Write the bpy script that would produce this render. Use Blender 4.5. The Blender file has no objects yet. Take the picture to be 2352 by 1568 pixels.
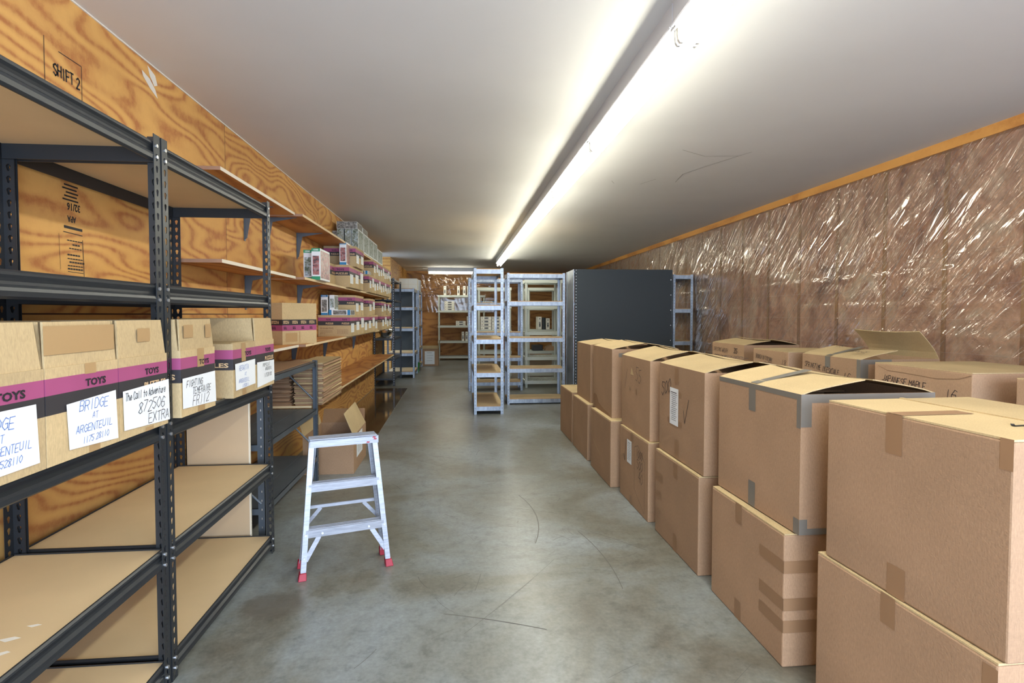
import bpy, bmesh, math, random
from mathutils import Vector, Matrix, noise
from mathutils.geometry import tessellate_polygon
random.seed(7)
SC = bpy.context.scene
COL = SC.collection
R = math.radians

# ---------------------------------------------------------------- camera
F_PX = 1300.0
PITCH = R(2.0)
YAW = math.atan(124 / F_PX)
cam_d = bpy.data.cameras.new('camera')
cam = bpy.data.objects.new('camera', cam_d); COL.objects.link(cam)
cam.location = (0, 0, 1.26)
cam.rotation_euler = (math.pi / 2 - PITCH, 0, -YAW)
cam_d.sensor_fit = 'HORIZONTAL'; cam_d.sensor_width = 36.0
cam_d.lens = 36.0 * F_PX / 2352.0
cam_d.shift_y = -(784 - (722 + F_PX * math.tan(PITCH))) / 2352.0
cam_d.clip_start = 0.02; cam_d.clip_end = 200
SC.camera = cam

# ---------------------------------------------------------------- light, world, exposure
w = bpy.data.worlds.new('daylight'); SC.world = w; w.use_nodes = True
w.node_tree.nodes['Background'].inputs[0].default_value = (0.62, 0.78, 1.0, 1)
w.node_tree.nodes['Background'].inputs[1].default_value = 1.0
def area(name, loc, rot, sx, sy, power, color):
    d = bpy.data.lights.new(name, 'AREA'); d.shape = 'RECTANGLE'; d.size = sx; d.size_y = sy
    d.energy = power; d.color = color
    o = bpy.data.objects.new(name, d); COL.objects.link(o); o.location = loc; o.rotation_euler = rot
    return o
# daylight through the open loading door behind the camera
area('loading_door_daylight', (0.8, -2.3, 1.2), (R(90), 0, R(180) + R(180)), 4.2, 2.2, 185, (0.66, 0.79, 1.0))
# daylight through the side doorway far down the left wall
area('side_door_daylight', (-1.75, 11.75, 1.1), (0, R(-90), 0), 2.0, 0.8, 1.6, (0.62, 0.78, 1.0))
TUBE_STRENGTH = 17.5
SC.view_settings.view_transform = 'Standard'; SC.view_settings.look = 'None'
SC.view_settings.gamma = 1.0; SC.view_settings.use_curve_mapping = False
SC.view_settings.exposure = 1.08
SC.cycles.use_denoising = True
SC.cycles.max_bounces = 7; SC.cycles.diffuse_bounces = 4; SC.cycles.glossy_bounces = 3
SC.cycles.transparent_max_bounces = 10; SC.cycles.caustics_reflective = False
SC.cycles.caustics_refractive = False; SC.cycles.sample_clamp_indirect = 8

# ---------------------------------------------------------------- material helpers
class NT:
    def __init__(s, name):
        s.m = bpy.data.materials.new(name); s.m.use_nodes = True
        s.t = s.m.node_tree; s.t.nodes.clear()
        s.out = s.n('ShaderNodeOutputMaterial')
        s.b = s.n('ShaderNodeBsdfPrincipled'); s.l(s.b, 0, s.out, 0)
    def n(s, ty, **kw):
        o = s.t.nodes.new(ty)
        for k, v in kw.items(): setattr(o, k, v)
        return o
    def l(s, a, ao, b, bi):
        if isinstance(a, tuple): a, ao = a
        s.t.links.new(a.outputs[ao], b.inputs[bi])
    def coord(s, scale=(1, 1, 1), kind='Object', rot=(0, 0, 0), loc=(0, 0, 0)):
        c = s.n('ShaderNodeTexCoord'); m = s.n('ShaderNodeMapping')
        m.inputs['Scale'].default_value = scale; m.inputs['Rotation'].default_value = rot
        m.inputs['Location'].default_value = loc
        s.l(c, kind, m, 0); return m
    def noise(s, vec, scale, detail=3, rough=.5, dist=0, dim='3D'):
        o = s.n('ShaderNodeTexNoise', noise_dimensions=dim)
        o.inputs['Scale'].default_value = scale; o.inputs['Detail'].default_value = detail
        o.inputs['Roughness'].default_value = rough; o.inputs['Distortion'].default_value = dist
        if vec is not None: s.l(vec, 0, o, 'Vector')
        return o
    def ramp(s, src, so, stops, interp='LINEAR'):
        r = s.n('ShaderNodeValToRGB'); e = r.color_ramp.elements; r.color_ramp.interpolation = interp
        while len(e) < len(stops): e.new(.5)
        for i, (p, c) in enumerate(stops):
            e[i].position = p; e[i].color = (c[0], c[1], c[2], 1) if isinstance(c, tuple) else (c, c, c, 1)
        s.l(src, so, r, 0); return r
    def math(s, op, a, b=None, c=None):
        o = s.n('ShaderNodeMath', operation=op)
        for i, x in enumerate((a, b, c)):
            if x is None: continue
            if isinstance(x, tuple): s.l(x[0], x[1], o, i)
            elif isinstance(x, (int, float)): o.inputs[i].default_value = x
            else: s.l(x, 0, o, i)
        return o
    def mix(s, fac, a, b, mode='MIX'):
        o = s.n('ShaderNodeMix', data_type='RGBA', blend_type=mode)
        for idx, x in ((0, fac), (6, a), (7, b)):
            if isinstance(x, (int, float)): o.inputs[idx].default_value = x
            elif isinstance(x, tuple) and len(x) == 3 : o.inputs[idx].default_value = (*x, 1)
            elif isinstance(x, tuple): s.l(x[0], x[1], o, idx)
            else: s.l(x, 0, o, idx)
        return o
    def bump(s, src, so, strength=.3, dist=.01, normal=None):
        o = s.n('ShaderNodeBump'); o.inputs['Strength'].default_value = strength
        o.inputs['Distance'].default_value = dist; s.l(src, so, o, 'Height')
        if normal: s.l(normal, 0, o, 'Normal')
        s.l(o, 0, s.b, 'Normal'); return o
    def set(s, **kw):
        names = dict(color='Base Color', rough='Roughness', metal='Metallic', spec='Specular IOR Level',
                     coat='Coat Weight', coatr='Coat Roughness', alpha='Alpha', estr='Emission Strength', ecol='Emission Color')
        for k, v in kw.items():
            i = s.b.inputs[names[k]]
            i.default_value = (*v, 1) if isinstance(v, tuple) else v
        return s
def plain(name, color, rough=.5, metal=0., bump=0., bscale=60, var=0.):
    t = NT(name).set(color=color, rough=rough, metal=metal)
    if bump or var:
        c = t.coord(); n = t.noise(c, bscale, 3)
        if bump: t.bump(n, 0, bump, .002)
        if var:
            n2 = t.noise(c, 3.0, 4)
            r = t.ramp(n2, 0, [(.3, tuple(x * (1 - var) for x in color)), (.7, tuple(min(1, x * (1 + var)) for x in color))])
            t.l(r, 0, t.b, 'Base Color')
    return t.m

def cardboard(name, color, lines=True, bump=.25):
    t = NT(name).set(rough=.82, spec=.25)
    c = t.coord(); oi = t.n('ShaderNodeObjectInfo')
    big = t.noise(c, 3.5, 3); fine = t.noise(t.coord((60, 60, 18)), 4, 3, .6)
    base = t.ramp(big, 0, [(.3, tuple(x * .9 for x in color)), (.7, tuple(x * 1.07 for x in color))])
    f2 = t.ramp(fine, 0, [(.3, .86), (.7, 1.08)])
    m1 = t.mix(1.0, (base, 0), (f2, 0), 'MULTIPLY')
    rnd = t.n('ShaderNodeMapRange'); rnd.inputs[3].default_value = .9; rnd.inputs[4].default_value = 1.08
    t.l(oi, 'Random', rnd, 0)
    m2 = t.mix(1.0, (m1, 2), (rnd, 0), 'MULTIPLY')
    t.l(m2, 2, t.b, 'Base Color')
    hb = t.noise(t.coord((1, 1.3, 1.9)), 120, 2, .55)
    t.bump(hb, 0, bump, .0028)
    return t.m

M = {}
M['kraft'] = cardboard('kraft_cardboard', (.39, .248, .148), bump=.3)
M['kraft_pale_lit'] = cardboard('pale_lit_kraft_cardboard', (.53, .40, .215), bump=.12)  # paler kraft; on the big-box flaps the overhead light is painted in
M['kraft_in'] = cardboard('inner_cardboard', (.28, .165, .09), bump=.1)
M['magenta'] = plain('magenta_print', (.34, .068, .175), .6, var=.12)
M['black_print'] = plain('black_print', (.03, .027, .03), .6, var=.1)
M['ink'] = plain('black_ink', (.015, .014, .018), .6)
M['blue_ink'] = plain('blue_ink', (.10, .20, .55), .6)
M['tan_print'] = plain('tan_print', (.66, .46, .25), .6)
M['paper'] = plain('white_paper', (.80, .84, .86), .55)
M['tape_brown'] = plain('brown_packing_tape', (.285, .165, .085), .5, bump=.2, bscale=30)
M['tape_tan'] = plain('tan_packing_tape', (.42, .275, .13), .32, bump=.2, bscale=30)
M['tape_grey'] = plain('grey_packing_tape', (.165, .15, .125), .55, bump=.3, bscale=30)
M['black_metal'] = plain('black_steel', (.028, .032, .036), .38, .3)
M['screw'] = plain('zinc_screw', (.7, .7, .7), .3, .9)
M['grey_metal'] = plain('dark_grey_steel', (.105, .125, .145), .42, .35, var=.15)
M['panel_dark'] = plain('charcoal_panel', (.028, .036, .042), .7, .0, bump=.15, bscale=150)
M['hole'] = plain('slot_dark', (.05, .055, .06), .8)
M['mdf'] = plain('particle_board', (.62, .47, .27), .75, bump=.1, bscale=200, var=.06)
M['mdf_edge'] = plain('board_edge', (.50, .29, .13), .8)
M['resin'] = plain('pale_grey_resin', (.56, .60, .54), .55)
M['white_plastic'] = plain('white_plastic', (.72, .72, .69), .45)
M['red_plastic'] = plain('red_rubber', (.36, .02, .04), .5, var=.3)
M['green_plastic'] = plain('green_plastic', (.03, .22, .05), .4)
M['blue_plastic'] = plain('blue_card', (.02, .22, .48), .4)
M['green_card'] = plain('green_card', (.02, .28, .13), .4)
M['cream'] = plain('cream_card', (.74, .72, .63), .6)
M['lilac'] = plain('lilac_card', (.33, .12, .30), .5)
M['chrome'] = plain('polished_steel', (.82, .82, .80), .25, 1.0)
M['housing'] = plain('white_enamel', (.62, .64, .68), .35)
M['laminate'] = plain('pale_laminate', (.52, .385, .235), .5, var=.05)
M['white_edge'] = plain('white_edge', (.78, .72, .58), .6)
M['caulk'] = plain('dried_caulk', (.75, .73, .66), .6)

def galvanised():
    t = NT('galvanised_steel').set(rough=.45, metal=.8)
    n = t.noise(t.coord((1, 1, .35)), 22, 4, .6)
    r = t.ramp(n, 0, [(.3, (.20, .23, .27)), (.7, (.36, .40, .45))]); t.l(r, 0, t.b, 'Base Color')
    return t.m
M['zinc'] = galvanised()
def aluminium():
    t = NT('brushed_aluminium').set(rough=.38, metal=.35)
    n = t.noise(t.coord((1, 12, 12)), 14, 4, .6)
    r = t.ramp(n, 0, [(.3, (.27, .29, .33)), (.7, (.40, .42, .47))]); t.l(r, 0, t.b, 'Base Color')
    return t.m
M['alu'] = aluminium()

def plywood(name, axes='yz', light=(.76, .425, .125), dark=(.46, .185, .055), seams=False, freq=24, off=0.0, red=.0):
    """cathedral grain: contour lines of a stretched noise field"""
    t = NT(name).set(rough=.62, spec=.3)
    c = t.n('ShaderNodeTexCoord'); sp = t.n('ShaderNodeSeparateXYZ'); t.l(c, 'Object', sp, 0)
    A = (sp, 'XYZ'.index(axes[0].upper())); B = (sp, 'XYZ'.index(axes[1].upper()))
    cb = t.n('ShaderNodeCombineXYZ')
    a1 = t.math('MULTIPLY', A, .55); b1 = t.math('MULTIPLY', B, 2.0)
    t.l(a1, 0, cb, 0); t.l(b1, 0, cb, 1)
    if seams:
        idx = t.math('FLOOR', t.math('DIVIDE', t.math('SUBTRACT', A, 3.84 - 2.44 * 4), 2.44))
        idz = t.math('GREATER_THAN', B, 1.262)
        w_ = t.math('ADD', t.math('MULTIPLY', idx, 3.37), t.math('MULTIPLY', idz, 5.1))
        t.l(t.math('ADD', w_, off), 0, cb, 2)
    else:
        oi = t.n('ShaderNodeObjectInfo')
        t.l(t.math('ADD', t.math('MULTIPLY', (oi, 'Random'), 9.0), off), 0, cb, 2)
    n = t.noise(cb, 1.25, 2.2, .42, .15)
    ph = t.math('MULTIPLY', n, freq)
    s_ = t.math('SINE', t.math('MULTIPLY', ph, 6.2832 / 2))
    fine = t.noise(t.coord((3, 3, 3)), 9, 5, .65)
    mixed = t.math('ADD', t.math('MULTIPLY', s_, .36), t.math('MULTIPLY', t.math('SUBTRACT', fine, .5), .75))
    fac = t.ramp(t.math('ADD', mixed, .5), 0, [(.15, 0.), (.62, .30), (.95, 1.)])
    col = t.mix((fac, 0), light, dark)
    blot = t.noise(t.coord((1, .7, 1)), 1.1, 3); br = t.ramp(blot, 0, [(.3, (.86, .80, .74)), (.7, (1.06, 1.05, 1.02))])
    col = t.mix(1.0, (col, 2), (br, 0), 'MULTIPLY')
    # knots
    vo = t.n('ShaderNodeTexVoronoi'); vo.inputs['Scale'].default_value = 1.55
    cc = t.n('ShaderNodeCombineXYZ'); t.l(t.math('MULTIPLY', A, .8), 0, cc, 0); t.l(B, 0, cc, 1); cc.inputs[2].default_value = off + .4
    t.l(cc, 0, vo, 'Vector')
    kn = t.ramp(vo, 'Distance', [(.012, 1.), (.034, 0.)])
    col = t.mix((kn, 0), (col, 2), (.10, .035, .012))
    if seams:
        fy = t.math('ABSOLUTE', t.math('SUBTRACT', t.math('FRACT', t.math('DIVIDE', t.math('SUBTRACT', A, 3.84 - 2.44 * 4), 2.44)), .5))
        e1 = t.math('GREATER_THAN', fy, .5 - .0011)
        e2 = t.math('LESS_THAN', t.math('ABSOLUTE', t.math('SUBTRACT', B, 1.262)), .003)
        col = t.mix((t.math('MAXIMUM', e1, e2), 0), (col, 2), (.07, .03, .015))
    t.l(col, 2, t.b, 'Base Color')
    t.bump(fine, 0, .12, .003)
    return t.m
M['ply_wall'] = plywood('plywood_wall', 'yz', light=(.70, .41, .13), dark=(.44, .18, .06), seams=True, freq=38)
M['ply_shelf'] = plywood('plywood_shelf', 'yx', light=(.62, .33, .12), dark=(.38, .16, .06), freq=14, off=3)
M['ply_edge'] = plain('plywood_edge', (.74, .58, .34), .7, var=.1)
M['ply_raw'] = plain('raw_plywood_edge', (.34, .20, .13), .8, bump=.4, var=.3)
M['osb'] = plywood('sheathing', 'xz', light=(.50, .26, .09), dark=(.27, .12, .05), freq=18, off=9)
M['stud'] = plywood('stud_wood', 'zy', light=(.52, .27, .10), dark=(.36, .16, .06), freq=10, off=5)
M['trim_wood'] = plywood('trim_wood', 'yz', light=(.72, .37, .10), dark=(.52, .23, .06), freq=8, off=7)

def ceiling_mat():
    t = NT('painted_ceiling').set(rough=.7, spec=.3)
    n = t.noise(t.coord((1, 1, 1)), .8, 4); r = t.ramp(n, 0, [(.3, (.66, .655, .64)), (.7, (.72, .715, .70))])
    t.l(r, 0, t.b, 'Base Color'); t.bump(t.noise(t.coord(), 40, 4), 0, .08, .003); return t.m
M['ceiling'] = ceiling_mat()
def floor_mat():
    t = NT('sealed_concrete').set(spec=.5)
    c = t.coord()
    n1 = t.noise(c, .9, 6, .62, .6); n2 = t.noise(c, 14, 8, .72); n3 = t.noise(c, 60, 3, .6)
    a = t.ramp(n1, 0, [(.32, (.12, .105, .075)), (.45, (.175, .175, .148)), (.56, (.225, .245, .24)), (.70, (.275, .31, .33))])
    b = t.ramp(n2, 0, [(.28, .62), (.48, .98), (.72, 1.18)])
    col = t.mix(1.0, (a, 0), (b, 0), 'MULTIPLY')
    d = t.ramp(n3, 0, [(.3, .85), (.7, 1.1)])
    col = t.mix(1.0, (col, 2), (d, 0), 'MULTIPLY')
    # a dark damp stain beside the black rack
    sp = t.n('ShaderNodeSeparateXYZ'); t.l(c, 0, sp, 0)
    dx = t.math('MULTIPLY', t.math('SUBTRACT', (sp, 0), -.80), 1.0); dy = t.math('MULTIPLY', t.math('SUBTRACT', (sp, 1), 2.50), 1.25)
    dist = t.math('SQRT', t.math('ADD', t.math('MULTIPLY', dx, dx), t.math('MULTIPLY', dy, dy)))
    dist = t.math('ADD', dist, t.math('MULTIPLY', t.math('SUBTRACT', n2, .5), .14))
    st = t.ramp(dist, 0, [(.11, .62), (.16, 0.)])
    col = t.mix((st, 0), (col, 2), (.11, .095, .075))
    t.l(col, 2, t.b, 'Base Color')
    rr = t.ramp(n1, 0, [(.3, .285), (.7, .38)]); t.l(rr, 0, t.b, 'Roughness')
    t.bump(n3, 0, .12, .002)
    return t.m
M['floor'] = floor_mat()
M['floor_scratch'] = plain('floor_scratch', (.115, .11, .10), .5)
def insulation():
    t = NT('pink_insulation_batts').set(rough=.95, spec=.1)
    c = t.coord(); n = t.noise(c, 2.6, 7, .62, 1.4); n2 = t.noise(c, 9, 5, .7, .6)
    a = t.ramp(n, 0, [(.25, (.20, .075, .055)), (.40, (.62, .30, .19)), (.56, (.88, .52, .35)), (.72, (.92, .70, .52))])
    b = t.ramp(n2, 0, [(.3, .7), (.65, 1.1)])
    col = t.mix(1.0, (a, 0), (b, 0), 'MULTIPLY')
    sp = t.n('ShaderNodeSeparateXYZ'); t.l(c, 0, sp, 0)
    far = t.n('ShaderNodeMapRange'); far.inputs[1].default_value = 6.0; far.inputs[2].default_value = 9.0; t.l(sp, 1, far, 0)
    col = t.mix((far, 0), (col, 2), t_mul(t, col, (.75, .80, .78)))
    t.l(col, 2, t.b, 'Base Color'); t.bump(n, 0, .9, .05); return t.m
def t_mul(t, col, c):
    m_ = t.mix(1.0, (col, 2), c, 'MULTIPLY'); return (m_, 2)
M['insulation'] = insulation()
def film(name, milky=.08, angle=R(45), sc=1.0, tint=(.97, .98, .96), refl=2.4, hz=(.9, 1.5, .25), bd=.005, cre=.5):
    t = NT(name); t.t.nodes.remove(t.b)
    src = t.n('ShaderNodeTexCoord')
    def layer(ang, sa, sb, scale, wdt, seed, dist=.5):
        mp = t.n('ShaderNodeMapping'); mp.inputs['Rotation'].default_value = (ang, 0, 0); t.l(src, 'Object', mp, 0)
        m2_ = t.n('ShaderNodeMapping'); m2_.inputs['Scale'].default_value = (1, sa * sc, sb * sc); m2_.inputs['Location'].default_value = (seed, seed, 0); t.l(mp, 0, m2_, 0)
        n = t.noise(m2_, scale, 2, .5, dist)
        d = t.math('DIVIDE', t.math('ABSOLUTE', t.math('SUBTRACT', n, .5)), wdt)
        return t.math("SUBTRACT", 1.0, t.math("MINIMUM", d, 1.0)), n
    a1, n1 = layer(angle, .5, 8, 1.0, .04, 1.0, .35)
    a2, n2 = layer(angle * .85, .8, 15, 1.0, .04, 7.3, .35)
    a3, n3 = layer(angle * 1.15, 2.4, 28, 1.0, .07, 3.1, .8)
    c = t.coord(); mask = t.ramp(t.noise(c, .9, 2), 0, [(.38, .15), (.6, 1.)])
    sp = t.n('ShaderNodeSeparateXYZ'); t.l(src, 'Object', sp, 0)
    hi = t.n('ShaderNodeMapRange'); hi.inputs[1].default_value = hz[0]; hi.inputs[2].default_value = hz[1]; hi.inputs[3].default_value = hz[2]; t.l(sp, 2, hi, 0)
    wob = t.math('MULTIPLY', t.noise(t.coord((1, .5, .2)), 1.0, 2), .06)
    cr = t.math('MULTIPLY', t.math('ABSOLUTE', t.math('SUBTRACT', t.math('FRACT', t.math('DIVIDE', t.math('ADD', t.math('ADD', (sp, 2), .245), wob), .23)), .5)), .23 / .004)
    cr = t.math('MULTIPLY', t.math('SUBTRACT', 1.0, t.math('MINIMUM', cr, 1.0)), t.math('LESS_THAN', (sp, 2), 1.72))
    folds = t.math('ADD', t.math('ADD', a1, t.math('MULTIPLY', a2, .6)), t.math('MULTIPLY', t.math('MULTIPLY', a3, .35), mask))
    h = t.math('ADD', t.math('ADD', t.math('MULTIPLY', folds, hi), t.math('MULTIPLY', cr, cre)), t.math('MULTIPLY', n1, 1.6))
    bp = t.n('ShaderNodeBump'); bp.inputs['Strength'].default_value = 1.0; bp.inputs['Distance'].default_value = bd
    t.l(h, 0, bp, 'Height')
    gl = t.n('ShaderNodeBsdfGlossy'); gl.inputs['Roughness'].default_value = .075; gl.inputs['Color'].default_value = (1, .98, .93, 1); t.l(bp, 0, gl, 'Normal')
    tr = t.n('ShaderNodeBsdfTransparent'); tr.inputs[0].default_value = (*tint, 1)
    df = t.n('ShaderNodeBsdfDiffuse'); df.inputs[0].default_value = (.86, .72, .60, 1)
    fr = t.n('ShaderNodeFresnel'); fr.inputs[0].default_value = 1.5; t.l(bp, 0, fr, 'Normal')
    f2 = t.math('MINIMUM', t.math('ADD', t.math('MULTIPLY', fr, refl), .02), .8)
    mx = t.n('ShaderNodeMixShader'); t.l(f2, 0, mx, 0); t.l(tr, 0, mx, 1); t.l(gl, 0, mx, 2)
    m2 = t.n('ShaderNodeMixShader'); m2.inputs[0].default_value = milky; t.l(mx, 0, m2, 1); t.l(df, 0, m2, 2)
    t.l(m2, 0, t.out, 0); return t.m
M['film'] = film('clear_plastic_film')
M['film_far'] = film('clear_plastic_film_dim', .02, R(70), .8, (.9, .88, .82), .5, (1.72, 1.9, .03), .006, 0.0)
def art(name, cols, scale=26):
    t = NT(name).set(rough=.35)
    oi = t.n('ShaderNodeObjectInfo')
    n = t.noise(t.coord(), scale, 4, .65, 1.2, '4D'); t.l(t.math('MULTIPLY', (oi, 'Random'), 40), 0, n, 'W')
    k = len(cols); r = t.ramp(n, 0, [(.28 + .44 * i / (k - 1), cc) for i, cc in enumerate(cols)])
    t.l(r, 0, t.b, 'Base Color'); return t.m
M['art_warm'] = art('landscape_print_warm', [(.02, .02, .03), (.07, .06, .07), (.42, .14, .13), (.30, .30, .30), (.75, .74, .70)])
M['art_cool'] = art('landscape_print_cool', [(.02, .03, .03), (.09, .13, .08), (.30, .33, .28), (.40, .52, .58), (.78, .78, .72)])
M['art_grey'] = art('landscape_print_grey', [(.03, .03, .03), (.12, .12, .11), (.30, .30, .28), (.55, .55, .50)], 40)
def emit(name, color, s):
    t = NT(name).set(color=(0, 0, 0), estr=s, ecol=color); return t.m
M['tube'] = emit('lit_fluorescent_tube', (1.0, .965, .80), TUBE_STRENGTH)
def glossboard():
    t = NT('varnished_brown_sheet').set(rough=.10, spec=.6, coat=.5, coatr=.06)
    n = t.noise(t.coord((2, .8, 1)), 2.2, 5, .6); r = t.ramp(n, 0, [(.3, (.085, .055, .028)), (.7, (.16, .11, .06))])
    t.l(r, 0, t.b, 'Base Color'); t.bump(t.noise(t.coord((1, .4, 1)), 3, 2), 0, .15, .01); return t.m
M['gloss'] = glossboard()

# ---------------------------------------------------------------- mesh helpers
class MB:
    def __init__(s): s.v = []; s.f = []; s.m = []
    def add(s, vs, fs, mi=0):
        b = len(s.v); s.v += [tuple(p) for p in vs]
        for f in fs: s.f.append(tuple(b + i for i in f)); s.m.append(mi)
        return s
    def quad(s, a, b, c, d, mi=0): return s.add([a, b, c, d], [(0, 1, 2, 3)], mi)
    def box(s, x0, y0, z0, x1, y1, z1, mi=0, top=None, sides=None):
        vs = [(x0, y0, z0), (x1, y0, z0), (x1, y1, z0), (x0, y1, z0), (x0, y0, z1), (x1, y0, z1), (x1, y1, z1), (x0, y1, z1)]
        fs = [(0, 3, 2, 1), (4, 5, 6, 7), (0, 1, 5, 4), (1, 2, 6, 5), (2, 3, 7, 6), (3, 0, 4, 7)]
        b = len(s.v); s.v += vs
        ms = [mi, mi if top is None else top] + ([mi] * 4 if sides is None else list(sides))
        for f, k in zip(fs, ms): s.f.append(tuple(b + i for i in f)); s.m.append(k)
        return s
    def hexa(s, lo, hi, mi=0):   # two quads of 4 points
        return s.add(list(lo) + list(hi), [(3, 2, 1, 0), (4, 5, 6, 7), (0, 1, 5, 4), (1, 2, 6, 5), (2, 3, 7, 6), (3, 0, 4, 7)], mi)
    def bar(s, p0, p1, w, h, up=(0, 0, 1), mi=0):
        p0 = Vector(p0); p1 = Vector(p1); d = (p1 - p0).normalized(); u = Vector(up)
        sd = d.cross(u).normalized(); u = sd.cross(d).normalized(); a = sd * w / 2; b = u * h / 2
        q = lambda p: [p - a - b, p + a - b, p + a + b, p - a + b]
        return s.hexa(q(p0), q(p1), mi)
    def tube(s, p0, p1, r, n=10, mi=0, r1=None):
        p0 = Vector(p0); p1 = Vector(p1); d = (p1 - p0).normalized()
        x = d.orthogonal().normalized(); y = d.cross(x); r1 = r if r1 is None else r1
        vs = []
        for p, rr in ((p0, r), (p1, r1)):
            for i in range(n):
                a = 2 * math.pi * i / n; vs.append(p + x * math.cos(a) * rr + y * math.sin(a) * rr)
        fs = [(i, (i + 1) % n, n + (i + 1) % n, n + i) for i in range(n)] + [tuple(range(n))[::-1], tuple(range(n, 2 * n))]
        return s.add(vs, fs, mi)
    def prism(s, prof, fn0, fn1, mi=0):
        n = len(prof); vs = [fn0(*p) for p in prof] + [fn1(*p) for p in prof]
        fs = [(i, (i + 1) % n, n + (i + 1) % n, n + i) for i in range(n)] + [tuple(range(n))[::-1], tuple(range(n, 2 * n))]
        return s.add(vs, fs, mi)
    def lathe(s, prof, n=20, c=(0, 0, 0), mi=0):
        vs = []
        for r, z in prof:
            for i in range(n):
                a = 2 * math.pi * i / n; vs.append((c[0] + r * math.cos(a), c[1] + r * math.sin(a), c[2] + z))
        fs = []
        for k in range(len(prof) - 1):
            for i in range(n): fs.append((k * n + i, k * n + (i + 1) % n, (k + 1) * n + (i + 1) % n, (k + 1) * n + i))
        return s.add(vs, fs, mi)
    def mesh(s, name, mats, smooth=False, fix=False):
        me = bpy.data.meshes.new(name); me.from_pydata(s.v, [], s.f)
        for m_ in mats: me.materials.append(M[m_] if isinstance(m_, str) else m_)
        me.polygons.foreach_set('material_index', s.m)
        if smooth: me.polygons.foreach_set('use_smooth', [True] * len(me.polygons))
        if fix:
            b = bmesh.new(); b.from_mesh(me); bmesh.ops.recalc_face_normals(b, faces=b.faces); b.to_mesh(me); b.free()
        me.update(); return me
    def build(s, name, mats, parent=None, loc=(0, 0, 0), rotz=0, bevel=0, smooth=False, fix=False, label=None):
        if isinstance(mats, str): mats = [mats]
        return link(name, s.mesh(name, mats, smooth, fix), parent, loc, rotz, bevel, label)
def link(name, me, parent=None, loc=(0, 0, 0), rotz=0, bevel=0, label=None):
    o = bpy.data.objects.new(name, me); COL.objects.link(o); o.location = loc; o.rotation_euler = (0, 0, rotz)
    if parent is not None: o.parent = parent
    if bevel:
        md = o.modifiers.new('bevel', 'BEVEL'); md.width = bevel; md.segments = 2; md.limit_method = 'ANGLE'
    if label: o['label'] = label
    return o
def tag(o, label, cat, group=None, kind=None):
    o['label'] = label; o['category'] = cat
    if group: o['group'] = group
    if kind: o['kind'] = kind
    return o
def thing(name, label, cat, loc=(0, 0, 0), rotz=0, group=None):
    o = bpy.data.objects.new(name, None); COL.objects.link(o); o.empty_display_size = .05
    o.location = loc; o.rotation_euler = (0, 0, rotz); return tag(o, label, cat, group)
def struct(name, mb, mats, label=None, **kw):
    o = mb.build(name, mats, **kw); o['kind'] = 'structure'
    if label: o['label'] = label
    return o
def copy_thing(src, loc, label, rotz=None, group=None):
    r = src.copy(); COL.objects.link(r); r.location = loc; r['label'] = label
    if rotz is not None: r.rotation_euler = (0, 0, rotz)
    if group: r['group'] = group
    for ch in list(src.children):
        c = ch.copy(); COL.objects.link(c); c.parent = r
        for g in list(ch.children):
            d = g.copy(); COL.objects.link(d); d.parent = c
    return r
class Frame:
    """a face: origin, u (reading direction), v (up); the outward normal is u x v"""
    def __init__(s, o, u, v): s.o = Vector(o); s.u = Vector(u); s.v = Vector(v); s.n = s.u.cross(s.v).normalized()
    def p(s, a, b, off=0): return s.o + s.u * a + s.v * b + s.n * off
    def quad(s, mb, a0, b0, a1, b1, off, mi=0): return mb.quad(s.p(a0, b0, off), s.p(a1, b0, off), s.p(a1, b1, off), s.p(a0, b1, off), mi)
_TX = {}
def font_mesh(txt, bold=.02):
    k = (txt, bold)
    if k not in _TX:
        cu = bpy.data.curves.new('t', 'FONT'); cu.body = txt; cu.size = 1; cu.offset = bold; cu.resolution_u = 2
        o = bpy.data.objects.new('t', cu); COL.objects.link(o)
        me = o.to_mesh(); vs = [tuple(v.co) for v in me.vertices]; fs = [tuple(p.vertices) for p in me.polygons]
        o.to_mesh_clear(); bpy.data.objects.remove(o); bpy.data.curves.remove(cu)
        x0 = min(v[0] for v in vs); x1 = max(v[0] for v in vs); y0 = min(v[1] for v in vs); y1 = max(v[1] for v in vs)
        _TX[k] = ([((v[0] - x0) / (x1 - x0), (v[1] - y0) / (y1 - y0)) for v in vs], fs)
    return _TX[k]
def text_in(mb, fr, txt, a0, b0, w, h, off=.0012, mi=0, bold=.03, shear=0, flip=False):
    vs, fs = font_mesh(txt, bold)
    if flip: vs = [(1 - x, 1 - y) for x, y in vs]
    mb.add([fr.p(a0 + x * w + y * h * shear, b0 + y * h, off) for x, y in vs], fs, mi)
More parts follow.
